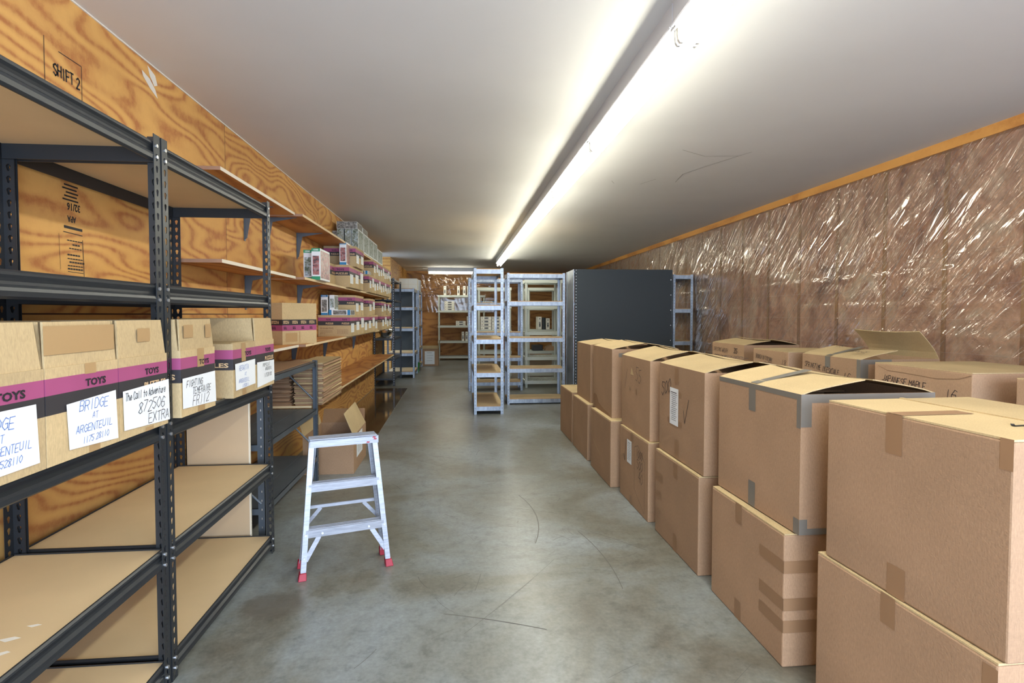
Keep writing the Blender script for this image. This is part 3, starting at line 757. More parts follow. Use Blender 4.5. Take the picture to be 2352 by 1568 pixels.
# ---- floor row, nearest first
b1 = kraft_box('largest-looking sealed kraft box on the floor, cut by the bottom right corner', 1.190, 1.12, 0, BW, .606, .485, rotz=.033)
f = side(.606); tape(b1, [tq(f, .27, .40, .32, .485), tq(f, .57, .40, .606, .47), tq(f, .26, 0, .32, .07)])
b2 = kraft_box('kraft box on the floor with three brown tape bands round its near corner', 1.148, 1.878, 0, BW, .571, .482)
f = side(.571)
tape(b2, [tq(f, .41, z, .571, z + .045) for z in (.34, .205, .125)] + [tq(NEAR, 0, z, .51, z + .045) for z in (.34, .205, .125)] + [tq(f, .22, .40, .27, .482), tq(f, .22, 0, .27, .08)])
b3 = kraft_box('floor box with three short tape patches on its far edge, under the 500 box', 1.145, 2.587, 0, BW, .595, .482)
f = side(.595); tape(b3, [tq(f, .01, .31, .12, .355), tq(f, .02, .21, .10, .25), tq(f, .02, .10, .09, .145), tq(f, .28, 0, .33, .09), tq(f, .28, .39, .33, .47)])
b4 = kraft_box('floor box with white slip and numbers 1000, 500, 40 written on', 1.140, 3.294, 0, BW, .594, .485)
f = side(.594); mb = MB(); hand(mb, f, '1000', .365, .345, .055, .003, wide=.45); hand(mb, f, '500', .38, .275, .06, .003, wide=.5); hand(mb, f, '40', .41, .195, .07, .003, wide=.5)
line(mb, f, [(.33, .40), (.33, .13), (.40, .09), (.53, .03)], .002); line(mb, f, [(.33, .40), (.40, .425), (.53, .35), (.53, .03)], .002)
line(mb, f, [(.09, .30), (.12, .26), (.14, .41)], .005)
mb.build('handwriting', 'ink', b4)
def slip(parent, f, a0, b0, a1, b1, rows, off=.002, head=True, mat='ink'):
    p_ = MB(); f.quad(p_, a0, b0, a1, b1, off); p_ = p_.build('paper_label', 'paper', parent)
    mb = MB(); w_, h_ = a1 - a0, b1 - b0; rg = random.Random(rows * 7 + int(a0 * 100))
    for k in range(rows):
        z = b1 - h_ * (.12 + .8 * k / rows); s_ = rg.uniform(.12, .25); e = rg.uniform(.7, .88)
        line(mb, f, [(a0 + w_ * s_, z), (a0 + w_ * e, z)], h_ * .012 if k else h_ * .02, off + .0006)
    mb.build('print', mat, p_)
    return p_
slip(b4, f, .17, .265, .27, .42, 11)
tape(b4, [tq(f, .23, 0, .28, .06), tq(f, .25, .42, .30, .48)])
b5 = kraft_box('worn floor box with a pale curved scuff, under the stained upper box', 1.10, 3.996, 0, BW, .61, .487)
f = side(.61); mb = MB(); line(mb, f, [(.02, .30), (.08, .25), (.18, .21), (.32, .17)], .004); mb.build('scuff', 'kraft_pale_lit', b5)
b6 = kraft_box('second floor box from the far end of the stacked row', 1.105, 4.753, 0, BW, .609, .487)
b7 = kraft_box('far end floor box of the row, nothing stacked on it', 1.110, 5.45, 0, BW, .617, .495)
# ---- upper row
u1 = kraft_box('nearest upper kraft box, closed lid with dark scribble, right edge of the picture', 1.203, 1.112, .487, BW, .585, .50, rotz=.044)
f = side(.585); tape(u1, [tq(f, .235, .39, .29, .50), tq(f, .25, 0, .31, .085), tq(f, .555, .43, .585, .50)])
ft = Frame((0, .585, .50), (0, -1, 0), (1, 0, 0))
mb = MB(); line(mb, ft, [(.43, .175), (.455, .15), (.45, .19), (.475, .165), (.49, .205)], .008, .002); mb.build('handwriting', 'ink', u1)
tape(u1, [[ft.p(.235, 0, .0012), ft.p(.29, 0, .0012), ft.p(.29, .22, .0012), ft.p(.235, .22, .0012)]])
MB().box(.250, .004, .4995, .262, .581, .503).build('lid_seam', 'kraft_pale_lit', u1)
u2 = kraft_box('upper box with grey tape on every corner and lifted lid flaps', 1.186, 1.853, .487, BW, .598, .495, 'lift', rotz=.015, lift=.05, mats=('kraft', 'kraft_pale_lit'))
f = side(.598)
tape(u2, [tq(f, .255, .385, .305, .495), tq(f, .26, .0, .31, .10), tq(f, .575, .375, .598, .495), tq(f, .565, .0, .598, .055), tq(NEAR, 0, .38, .04, .495), tq(NEAR, .04, .465, .51, .495), tq(NEAR, 0, .0, .03, .055), tq(NEAR, .03, 0, .51, .022)], 'tape_grey')
tape(u2, [tq(f, 0, .475, .598, .495, .0006)], 'tape_grey')
tape(u2, [[(.004, .292, .4985), (.004, .342, .4985), (.24, .342, .5485), (.24, .292, .5485)]], 'tape_grey')
u3 = kraft_box('upper box marked 500 with a taped typed white sheet', 1.165, 2.579, .487, BW, .60, .495, 'lift', lift=.052)
f = side(.60); slip(u3, f, .165, .175, .285, .375, 15)
tape(u3, [tq(f, .14, .335, .32, .36, .001), tq(f, .13, .18, .33, .205, .001), tq(f, .23, .40, .28, .485), tq(f, .235, 0, .29, .10)])
mb = MB(); hand(mb, f, '500', .035, .315, .075, .004, rise=.3, wide=.5); line(mb, f, [(.35, .275), (.37, .21), (.42, .34)], .004); mb.build('handwriting', 'ink', u3)
ft = Frame((.02, .60, .51), (0, -1, 0), (1, 0, .22)); mb = MB(); hand(mb, ft, 'WISTERIA', .38, .17, .035, .004, off=.01); mb.build('handwriting', 'ink', u3)
u4 = kraft_box('upper box marked 55 with a check mark and torn patch', 1.158, 3.324, .487, BW, .59, .49, 'lift', lift=.06)
f = side(.59); mb = MB(); hand(mb, f, '55', .31, .34, .09, .003, rise=-.15, wide=.5); line(mb, f, [(.09, .30), (.075, .26), (.13, .40)], .003); mb.build('handwriting', 'ink', u4)
mb = MB(); mb.add([f.p(.20, .37, .001), f.p(.27, .37, .001), f.p(.225, .42, .001)], [(0, 1, 2)]); mb.build('torn_patch', 'kraft_pale_lit', u4)
tape(u4, [tq(f, .18, .26, .20, .285), tq(f, .315, .25, .335, .285)])
u5 = kraft_box('upper box with rounded dark water stain low on its side', 1.14, 4.111, .487, BW, .58, .515, 'lift', lift=.045)
f = side(.58); mb = MB()
pts = [(.01, 0), (.01, .10), (.05, .12), (.12, .11), (.19, .06), (.26, .045), (.36, .03), (.50, .02), (.55, 0)]
mb.add([f.p(a, b, .0007) for a, b in pts], [tuple(range(len(pts)))[::-1]]); mb.build('water_stain', 'kraft_in', u5)
mb = MB(); mb.quad(NEAR.p(.05, .455, .0008), NEAR.p(.17, .455, .0008), NEAR.p(.16, .485, .0008), NEAR.p(.05, .485, .0008)); mb.build('worn_tape', 'tape_grey', u5)
u6 = kraft_box('farthest upper box of the stacked row, narrow and half hidden', 1.148, 4.828, .487, BW, .55, .51, 'lift', lift=.03)
# ---- back row against the plastic wall (upper boxes; each stands on a box below)
def low(lbl, x, y, l_): return kraft_box(lbl, x, y, 0, BW, l_, .487, group='boxes of the back row')
low('lower back-row box carrying the Japanese Maple box', 2.36, 2.387, .616)
low('lower back-row box carrying the Springtime in Eskdale box', 2.39, 3.157, .571)
low('lower back-row box carrying the Tuscany box', 2.37, 3.867, .485)
low('lower back-row box carrying the Christmas Wreath box', 2.50, 4.745, .62)
low('lower back-row box nearest the camera', 2.395, 1.62, .594)
c0 = kraft_box('back-row box at the right picture edge, only a corner in view', 2.395, 1.62, .487, BW, .594, .50, group='boxes of the back row')
c1 = kraft_box('back-row box lettered JAPANESE MAPLE 16', 2.36, 2.387, .487, .62, .616, .503, group='boxes of the back row')
f = side(.616); mb = MB(); hand(mb, f, 'JAPANESE MAPLE', .06, .405, .034, .003, rise=-.05, wide=.5); hand(mb, f, '16', .47, .365, .045, .003); mb.build('handwriting', 'ink', c1)
mb = MB(); line(mb, f, [(.03, .485), (.10, .465), (.25, .462), (.42, .455), (.55, .468), (.61, .49)], .003); mb.build('crease', 'kraft_in', c1)
c2 = kraft_box('back-row box lettered SPRINGTIME IN ESKDALE 16 with grey tape and raised rear flap', 2.39, 3.157, .487, BW, .571, .503, 'lift', group='boxes of the back row', lift=.055, rlift=.17, rlen=.20)
f = side(.571); mb = MB(); hand(mb, f, 'SPRINGTIME IN ESKDALE', .03, .42, .034, .0025, rise=-.10, wide=.40); hand(mb, f, '16', .42, .365, .045, .003); mb.build('handwriting', 'ink', c2)
tape(c2, [tq(f, .245, .43, .295, .503, .001), tq(f, .54, .385, .571, .503), tq(NEAR, 0, .385, .05, .503), tq(NEAR, .05, .475, .2, .503)], 'tape_grey')
tape(c2, [[(.004, .28, .507), (.004, .33, .507), (.24, .33, .562), (.24, .28, .562)]], 'tape_grey')
ft = Frame((.02, .571, .52), (0, -1, 0), (1, 0, .23)); mb = MB(); hand(mb, ft, '25', .15, .12, .035, .004, off=.01); hand(mb, ft, 'VENICE', .38, .05, .03, .004, off=.008); mb.build('handwriting', 'ink', c2)
c3 = kraft_box('back-row box lettered BRUNCH IN TUSCANY TOWER', 2.37, 3.867, .487, BW, .485, .503, group='boxes of the back row')
f = side(.485); mb = MB(); hand(mb, f, 'BRUNCH IN TUSCANY', .04, .43, .032, .0024, rise=-.08, wide=.36); hand(mb, f, 'TOWER', .17, .375, .032, .0024, wide=.45); hand(mb, f, '18', .40, .40, .04, .0025); hand(mb, f, '10', .36, .345, .04, .0035); mb.build('handwriting', 'ink', c3)
c4 = kraft_box('farthest back-row box lettered CHRISTMAS WREATH 35 ABSTRACTION 1', 2.50, 4.745, .487, BW, .62, .503, 'lift', group='boxes of the back row', lift=.04, rlift=.05)
f = side(.62); mb = MB(); hand(mb, f, 'CHRISTMAS WREATH', .03, .425, .036, .0025, wide=.40, rise=-.03); hand(mb, f, '35', .43, .42, .045, .006); hand(mb, f, 'ABSTRACTION', .03, .345, .042, .004, wide=.45); hand(mb, f, '1', .45, .34, .055, .004); mb.build('handwriting', 'ink', c4)

# ================================================================ TOYS PUZZLES CARTONS
def banded(mb, x0, y0, x1, y1, h, fr=(.11, .28, .48), flip=False):
    """box whose sides carry the bands; materials 0 kraft, 1 magenta, 2 black, 3 top"""
    zs = [h, h * (1 - fr[0]), h * (1 - fr[1]), h * (1 - fr[2]), 0]; ms = [0, 1, 2, 0]
    if flip: zs = [h - z for z in zs]
    c = [(x0, y0), (x1, y0), (x1, y1), (x0, y1)]
    for k in range(4):
        for i in range(4):
            (ax, ay), (bx, by) = c[i], c[(i + 1) % 4]; za, zb = zs[k + 1], zs[k]
            mb.quad((ax, ay, min(za, zb)), (bx, by, min(za, zb)), (bx, by, max(za, zb)), (ax, ay, max(za, zb)), ms[k])
    mb.quad((x0, y0, 0), (x0, y1, 0), (x1, y1, 0), (x1, y0, 0)); mb.quad((x0, y0, h), (x1, y0, h), (x1, y1, h), (x0, y1, h), 3)
    return mb
CM = ['kraft_pale_lit', 'magenta', 'black_print', 'kraft_pale_lit']
def toy_carton(label, x, y, z, w_, l_, h, group, front=True, near=True, flip=False, rotz=0, two=False, words=True, bands=(.11, .28, .48), nm='puzzle_carton'):
    t = thing(nm, label, 'carton', (x, y, z), rotz, group)
    banded(MB(), 0, 0, w_, l_, h, bands, flip=flip).build('body', CM, t)
    FX = Frame((w_, 0, 0), (0, 1, 0), (0, 0, 1)); FN = Frame((0, 0, 0), (1, 0, 0), (0, 0, 1)); m1 = MB()
    def put(fr, L, k=1, sc=1.0):
        for i in range(k):
            o_ = L / k * i; LL = L / k
            if not flip:
                text_in(m1, fr, 'TOYS', o_ + LL * .50, h * .745, LL * .30, h * .085, bold=.04, mi=0)
                if words or fr is not FX: text_in(m1, fr, 'PUZZLES', o_ + LL * .48, h * .565, LL * .47, h * .085, bold=.03, mi=1)
            else:
                text_in(m1, fr, 'TOYS', o_ + LL * .15, h * (bands[0] + .035), LL * .34, h * .07, bold=.04, mi=0, flip=True); text_in(m1, fr, 'PUZZLES', o_ + LL * .10, h * (bands[1] + .035), LL * .62, h * .07, bold=.03, mi=1, flip=True)
    if front: put(FX, l_, 4 if (flip) else 1)
    if near: put(FN, w_, 2 if two else 1)
    m1.build('lettering', ['ink', 'tan_print'], t)
    return t, FX, FN
GA = 'open puzzle cartons on the black racks'
def open_carton(label, y0, y1, w_=.36, h=.232, fh=.108, x1=-.952, z=.9025, full=True, words=True):
    l_ = y1 - y0
    t, FX, FN = toy_carton(label, x1 - w_, y0, z, w_, l_, h, GA, words=words)
    g = .004
    MB().hexa([(w_ - .008, g, h), (w_ - .003, g, h), (w_ - .003, l_ - g, h), (w_ - .008, l_ - g, h)], [(w_ - .014, g + .006, h + fh), (w_ - .009, g + .006, h + fh), (w_ - .009, l_ - g - .012, h + fh), (w_ - .014, l_ - g - .012, h + fh)]).build('flap', 'kraft_pale_lit', t)
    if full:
        MB().hexa([(.01, .002, h), (w_ - .010, .002, h), (w_ - .010, .007, h), (.01, .007, h)], [(.02, .012, h + fh), (w_ - .024, .012, h + fh), (w_ - .024, .017, h + fh), (.02, .017, h + fh)]).build('flap', 'kraft_pale_lit', t)
        MB().hexa([(.01, l_ - .007, h), (w_ - .010, l_ - .007, h), (w_ - .010, l_ - .002, h), (.01, l_ - .002, h)], [(.02, l_ - .017, h + fh), (w_ - .024, l_ - .017, h + fh), (w_ - .024, l_ - .012, h + fh), (.02, l_ - .012, h + fh)]).build('flap', 'kraft_pale_lit', t)
    return t, FX, FN
def note(parent, f, q, lines, mat='ink'):
    p_ = MB(); p_.add([f.p(a, b, .003) for a, b in q], [(0, 1, 2, 3)]); p_ = p_.build('paper_label', 'paper', parent)
    mb = MB()
    for (s_, a, b, size, wd, wide, sl) in lines: hand(mb, f, s_, a, b, size, wd * .62, .0042, wide=wide, slant=sl)
    mb.build('handwriting', mat, p_); return p_
t, FX, FN = open_carton('open carton with blue-lettered note, cut by the left picture edge', 1.11, 1.398, words=False)
note(t, FX, [(.10, .02), (.265, .02), (.258, .155), (.10, .155)], [('BRIDGE', .085, .115, .026, .0028, .55, .2), ('AT', .14, .09, .016, .0022, .6, .2), ('ARGENTEUIL', .115, .062, .018, .0024, .55, .2), ('117528110', .12, .035, .016, .0022, .5, .2)], 'blue_ink')
t, FX, FN = open_carton('open carton with note reading BRIDGE AT ARGENTEUIL, second on the near rack', 1.402, 1.684, words=False)
note(t, FX, [(.072, .025), (.272, .012), (.265, .148), (.065, .138)], [('BRIDGE', .11, .112, .026, .0028, .60, .2), ('AT', .16, .088, .016, .0022, .6, .2), ('ARGENTEUIL', .095, .058, .019, .0025, .62, .2), ('1175 28110', .12, .030, .016, .0022, .55, .2)], 'blue_ink')
tape(t, [tq(FX, .15, .0, .195, .03), tq(FX, .14, .205, .185, .232), tq(FX, .0, .262, .27, .33, -.0015)], 'tape_tan')
t, FX, FN = open_carton('open carton with note reading The Call to Adventure 872506 EXTRA', 1.688, 1.953)
note(t, FX, [(.015, .025), (.272, .012), (.268, .146), (.012, .138)], [('The Call to Adventure', .022, .108, .022, .003, .40, .1), ('872506', .085, .062, .034, .003, .60, .25), ('EXTRA', .14, .022, .030, .003, .66, .1)])
tape(t, [tq(FX, .13, .012, .175, .0), tq(FX, .10, .275, .17, .315, -.002)], 'tape_tan')
t, FX, FN = open_carton('open carton with note reading FIGHTING TEMERAIRE FR112', 2.045, 2.32, words=False)
note(t, FX, [(.005, .03), (.275, .018), (.268, .138), (.005, .135)], [('FIGHTING', .03, .10, .024, .003, .52, .25), ('TEMERAIRE', .075, .070, .024, .003, .55, .2), ('FR112', .075, .030, .034, .003, .62, .25)])
tape(t, [tq(FX, .125, .0, .18, .03), tq(FX, .125, .165, .18, .232, .0006), tq(FX, .03, .275, .10, .32, -.002), tq(FX, .20, .27, .25, .32, -.002)], 'tape_tan')
t, FX, FN = open_carton('lower open carton with note reading REGATTA AT ARGENTEUIL', 2.50, 2.765, full=False, fh=.004, words=False)
note(t, FX, [(.02, .03), (.255, .035), (.255, .15), (.015, .145)], [('REGATTA', .055, .112, .022, .0024, .58, .2), ('AT', .12, .085, .015, .002, .6, .2), ('ARGENTEUIL', .05, .058, .017, .0022, .58, .2), ('117528111', .09, .036, .013, .002, .5, .2)], 'blue_ink')
tape(t, [tq(FX, .10, 0, .145, .035), tq(FX, .095, .15, .145, .232, .0006)], 'tape_tan')
t, FX, FN = open_carton('open carton with note reading POPPIES AT ARGENTEUIL at the rack end', 2.77, 3.035)
note(t, FX, [(.01, .01), (.262, .02), (.258, .125), (.01, .13)], [('POPPIES AT', .085, .102, .016, .0022, .52, .2), ('ARGENTEUIL', .12, .082, .015, .0022, .5, .2), ('117528108', .10, .050, .018, .0024, .55, .15)], 'ink')

# upside-down carton at an angle on the lower wall shelf
t, FX, FN = toy_carton('upside-down open carton with magenta band, turned askew on the lower shelf', -1.345 - .13 * math.cos(R(-30)) , 4.5 + .13 * math.sin(R(30)), 1.0255, .13, .36, .325, 'skewed', flip=True, rotz=R(-30), bands=(.33, .465, .60))
del t['group']
tape(t, [tq(FX, .03, .02, .15, .09), tq(FX, .17, .01, .18, .10)], 'tape_tan')

# ---- rows of cartons on the wall shelves
def protos():
    ps = []
    for k in range(3):
        ps.append(None)
    return ps
PROTO = {}
def row_carton(kind, w_, l_, h):
    key = (kind, round(w_, 3), round(l_, 3), round(h, 3))
    return PROTO.get(key), key
def place_row(n, x1, y0, step, z, w_, h, tier, shelf, skip=(), flat_label=True):
    g = 'cartons of the %s tier on the %s' % (tier, shelf)
    for i in range(n):
        kind = (i * 7 + len(tier)) % 3
        lab = 'labelled puzzle carton, %s from the near end, %s tier of the %s' % (ORD[i], tier, shelf)
        y = y0 + i * step; l_ = step - .004
        p_, key = row_carton(kind, w_, l_, h)
        if p_ is None:
            t, FX, FN = toy_carton(lab, x1 - w_, y, z, w_, l_, h, g, front=(kind == 0), near=True, two=(w_ > .31))
            a0, a1 = ((.22, .86), (.30, .95), (.15, .75))[kind]; b0, b1 = ((.25, .66), (.34, .84), (.18, .60))[kind]
            slip(t, FX, l_ * a0, h * b0, l_ * a1, h * b1, 6)
            tape(t, [tq(FX, l_ * .45, 0, l_ * .55, h * .17)], 'tape_tan')
            if w_ == .335 and tier == 'lower':
                q = MB(); text_in(q, FN, '3518-84 PWS', .02, h * .34, .14, .018, bold=.02); text_in(q, FN, 'QTY 2', .02, h * .10, .05, .016, bold=.02)
                for k in range(3): line(q, FN, [(.02, h * (.28 - .04 * k)), (.15, h * (.28 - .04 * k))], .002)
                line(q, FN, [(.20, h * .12), (.31, h * .12), (.31, h * .32), (.20, h * .32), (.20, h * .12)], .002)
                for k in range(9): line(q, FN, [(.21 + .011 * k, h * .15), (.21 + .011 * k, h * .29)], .003)
                q.build('print', 'kraft_in', t)
            PROTO[key] = t
        else:
            copy_thing(p_, (x1 - w_, y, z), lab, group=g)
Z2, Z3 = 1.5525, 1.0255
place_row(3, -1.155, 6.20, .30, Z2, .265, .238, 'lower', 'middle wall shelf')
place_row(2, -1.125, 6.42, .275, Z2 + .2385, .345, .222, 'upper', 'middle wall shelf')
place_row(11, -1.155, 7.55, .222, Z2, .29, .232, 'lower far', 'middle wall shelf')
place_row(9, -1.155, 7.95, .228, Z2 + .2325, .29, .225, 'upper far', 'middle wall shelf')
place_row(7, -1.15, 6.20, .30, Z3, .335, .228, 'lower', 'lower wall shelf')
place_row(2, -1.15, 6.50, .29, Z3 + .2285, .335, .222, 'upper', 'lower wall shelf')
place_row(2, -1.155, 7.50, .28, Z3 + .2285, .335, .212, 'upper middle', 'lower wall shelf')
place_row(4, -1.155, 8.75, .30, Z3, .33, .228, 'lower far', 'lower wall shelf')
place_row(2, -1.16, 8.75, .28, Z3 + .2285, .33, .205, 'upper far', 'lower wall shelf')
place_row(2, -1.16, 9.50, .25, Z3 + .2285, .33, .20, 'uppermost end', 'lower wall shelf')
toy_carton('dark shadowed carton tucked against the wall behind the green puzzle boxes', -1.485, 5.85, Z2, .19, .33, .232, 'tucked')[0]

# ---- puzzle boxes
def puzzle_box(label, loc, w_, l_, h, artm, band, group=None, rotz=0, spine='paper', txt=None, flat=False, full=False):
    """retail puzzle box: w_ along x, l_ along y, h up"""
    t = thing('puzzle_box', label, 'puzzle box', loc, rotz, group)
    m_ = MB(); m_.box(0, 0, 0, w_, l_, h, 0); m_.build('box', [spine], t)
    fx_ = Frame((w_, 0, 0), (0, 1, 0), (0, 0, 1)); fn = Frame((0, 0, 0), (1, 0, 0), (0, 0, 1))
    a = MB(); fx_.quad(a, l_ * .06, h * .06, l_ * .96, h * .94, .0006)
    if full: fn.quad(a, w_ * .01, h * .01, w_ * .99, h * .99, .0006)
    elif flat: fn.quad(a, w_ * .2, h * .1, w_ * .82, h * .9, .0006)
    else: fn.quad(a, w_ * .12, h * .16, w_ * .88, h * .76, .0006)
    a.build('picture_print', artm, t)
    if band:
        for q in (((0, 0, w_ * .13, h), (w_ * .87, 0, w_, h)) if flat else ((0, 0, w_, h * .11), (0, h * .9, w_, h))):
            b = MB(); fn.quad(b, *q, .0007); b = b.build('colour_band', band, t)
        if txt:
            c_ = MB(); text_in(c_, fn, txt, w_ * .2, h * .925, w_ * .6, h * .05, .0014); c_.build('lettering', 'paper', b)
    return t
puzzle_box('green-ended puzzle box standing at the front of the middle wall shelf', (-1.225, 4.92, Z2), .07, .36, .265, 'art_warm', 'green_card', txt='1500')
puzzle_box('green puzzle box standing behind the front one on the middle wall shelf', (-1.325, 5.05, Z2), .07, .36, .265, 'art_cool', 'green_card', txt='1500')
puzzle_box('blue-ended puzzle box upright on the first lower carton, middle wall shelf', (-1.255, 6.205, Z2 + .2385), .07, .20, .24, 'art_warm', 'blue_plastic', txt='1000')
puzzle_box('blue-ended puzzle box lying at the gap in the middle shelf cartons', (-1.40, 7.60, Z2 + .2325), .22, .30, .05, 'art_grey', 'blue_plastic', flat=True)
puzzle_box('blue-ended puzzle box standing on the double-printed carton, lower shelf', (-1.455, 6.21, Z3 + .2285), .07, .26, .215, 'art_grey', 'blue_plastic', txt='1000')
puzzle_box('blue-ended puzzle box lying flat on the double-printed carton, lower shelf', (-1.375, 6.21, Z3 + .2285), .225, .26, .055, 'art_grey', 'blue_plastic', flat=True)
puzzle_box('film-wrapped puzzle box standing between carton and blue box, lower shelf', (-1.372, 6.24, Z3 + .2840), .05, .20, .16, 'art_cool', None)
Z1 = 2.0355; gt = 'grey landscape puzzle boxes on the top shelf'
pb = None; k = 0
for j, y in enumerate((6.92, 7.33, 7.74, 8.15)):
    for i, x in enumerate((-1.255, -1.335, -1.425)):
        if j and i: continue
        lab = 'upright grey puzzle box, %s row from near end, %s from the shelf front' % (ORD[j], ('nearest', 'second', 'third')[i])
        if pb is None: pb = puzzle_box(lab, (x, y, Z1), .073, .39, .225 + .02, 'art_cool', None, gt, full=True)
        else: copy_thing(pb, (x, y, Z1), lab, group=gt)
for o in pb.children:
    pass
puzzle_box('dark puzzle box lying on top of the first upright row', (-1.43, 6.93, Z1 + .2455), .235, .38, .085, 'art_grey', None, gt, flat=True, full=True)
puzzle_box('pale puzzle box lying on top of the second upright row', (-1.43, 7.34, Z1 + .2455), .235, .38, .075, 'art_grey', None, gt, flat=True, full=True)
puzzle_box('upright puzzle box leaning nearest the wall on the top shelf', (-1.485, 6.95, Z1), .05, .36, .22, 'art_grey', None, gt, full=True)
puzzle_box('white film-wrapped puzzle box at the far end of the top shelf', (-1.27, 8.62, Z1), .08, .55, .20, 'art_cool', None)
puzzle_box('white puzzle box set beside the film-wrapped one, top shelf', (-1.40, 8.60, Z1), .08, .50, .19, 'art_cool', None)

# far shelves: small white puzzle boxes
gw = 'white puzzle boxes on the far shelves'
WP = [None, None]
def white_upright(x, y, z, label, w_=.07, h=.25):
    if WP[0] is None:
        t = thing('puzzle_box', label, 'puzzle box', (x, y, z), 0, gw)
        MB().box(0, 0, 0, .08, .30, .25).build('box', 'cream', t)
        m_ = MB(); f = Frame((0, 0, 0), (1, 0, 0), (0, 0, 1))
        f.quad(m_, .03, .20, .05, .22, .001, 1); f.quad(m_, .02, .05, .06, .15, .001, 0); f.quad(m_, .025, .08, .055, .10, .0015, 1)
        m_.build('print', ['art_grey', 'black_print'], t); WP[0] = t
    else: t = copy_thing(WP[0], (x, y, z), label, group=gw)
    t.scale = (w_ / .08, 1, h / .25); return t
def white_flat(x, y, z, label, w_=.27, h=.062, col=None):
    if WP[1] is None:
        t = thing('puzzle_box', label, 'puzzle box', (x, y, z), 0, gw)
        MB().box(0, 0, 0, .27, .27, .06).build('box', 'cream', t)
        m_ = MB(); f = Frame((0, 0, 0), (1, 0, 0), (0, 0, 1))
        f.quad(m_, .025, .022, .042, .038, .001, 1); f.quad(m_, .09, .012, .20, .048, .001, 0); f.quad(m_, .11, .022, .18, .036, .0015, 1)
        m_.build('print', ['art_grey', 'black_print'], t); WP[1] = t
    else: t = copy_thing(WP[1], (x, y, z), label, group=gw)
    t.scale = (w_ / .27, 1, h / .062); return t
for i, (x, n) in enumerate(((-.39, 'leftmost'), (-.02, 'second'), (.14, 'third'), (.25, 'rightmost'))): white_upright(x, 15.65, 1.79, 'white puzzle box upright on top of the far end shelving, %s of four' % n)
for i, n in enumerate(('bottom', 'second', 'third', 'top')): white_flat(-.37, 15.66, 1.371 + .064 * i, 'white puzzle box, %s of the stack of four on the far end shelving' % n)
for i, n in enumerate(('lower', 'upper')): white_flat(-.06, 15.66, .956 + .064 * i, 'white puzzle box, %s of the pair lying on the far end shelving' % n)
white_upright(.245, 15.66, .956, 'white puzzle box upright beside the lying pair on the far end shelving')
for i, n in enumerate(('left', 'middle', 'right')): white_upright(.10 + .10 * i, 15.66, .531, 'white puzzle box, %s of three upright low on the far end shelving' % n)
# on the resin shelving behind the galvanised racks
for c_, cx_ in enumerate((.44, .65)):
    for i, n in enumerate(('bottom', 'second', 'third', 'top')):
        white_flat(cx_, 10.97, .966 + .064 * i, '%s box of the %s stack behind the narrow rack' % (n, ('left', 'right')[c_]), w_=.20)
for i, n in enumerate(('bottom', 'middle', 'top')): white_flat(.86, 10.97, .966 + .064 * i, '%s of three white boxes right of the two stacks behind the narrow rack' % n, w_=.14)
puzzle_box('flat blue and white puzzle box on a high shelf behind the narrow rack', (.44, 10.97, 1.431), .26, .2, .08, 'art_cool', 'blue_plastic', flat=True)
white_upright(.90, 10.985, 1.431, 'white puzzle box upright on a high shelf behind the narrow rack', h=.14)
white_upright(1.56, 10.985, .966, 'white puzzle box upright left of the dark roll, rear shelving', h=.25)
white_upright(1.72, 10.985, .966, 'white puzzle box upright right of the dark roll, rear shelving', h=.22)
o = MB().tube((1.675, 11.02, .966), (1.675, 11.02, 1.20), .036, 14).build('dark_roll', 'panel_dark', smooth=False); tag(o, 'dark cylindrical roll standing between two white boxes, rear shelving', 'roll')
white_upright(1.66, 10.985, 1.401, 'small white puzzle box on the high rear resin shelf', h=.11, w_=.055)
o = MB().box(1.46, 11.0, .551, 1.66, 11.25, .66).build('black_case', 'black_print', bevel=.01); tag(o, 'low black case on the farthest resin shelving', 'case')
o = MB().prism([(0, 0), (.22, 0), (.20, .07), (.11, .11), (.03, .07)], lambda a, b: (1.70 + a, 11.0, .551 + b), lambda a, b: (1.70 + a, 11.2, .551 + b)).build('brown_bag', 'kraft'); tag(o, 'small folded brown bag beside the black case', 'bag')
# far left racks: puzzles
t = thing('carton_stack_box', 'cream box of grey-lined cardboard on top of the far left rack', 'box', (-1.30, 12.75, 1.797)); MB().box(0, 0, 0, .40, .42, .26).build('body', 'cream', t, bevel=.004); MB().box(.20, -.001, 0, .203, 0, .26).box(0, -.001, .13, .40, 0, .133).build('seam', 'tan_print', t)
PC = [None]
def colour_upright(x, y, z, label, h, mat):
    t = puzzle_box(label, (x, y, z), .32, .075, h, mat, None, 'upright puzzles on the far left racks', spine='paper'); return t
k = 0
for y, h, m_ in ((13.24, .26, 'art_cool'), (13.34, .25, 'art_warm'), (13.46, .26, 'art_cool'), (13.58, .27, 'art_grey'), (13.70, .26, 'art_warm')):
    colour_upright(-1.20, y, 1.797, 'upright puzzle on top of the far left rack, %s after the cream box' % ORD[k].replace('nearest', 'first'), h, m_); k += 1
for zi, (z, nm) in enumerate(((1.412, 'upper'), (1.012, 'middle'), (.512, 'lower'))):
    for k, y in enumerate((12.95, 13.10, 13.30)):
        colour_upright(-1.20, y, z, 'upright puzzle on the %s shelf of the farther left rack, %s from near' % (nm, ORD[k]), .27 - .01 * k, ('art_cool', 'art_warm', 'art_grey')[(k + zi) % 3])

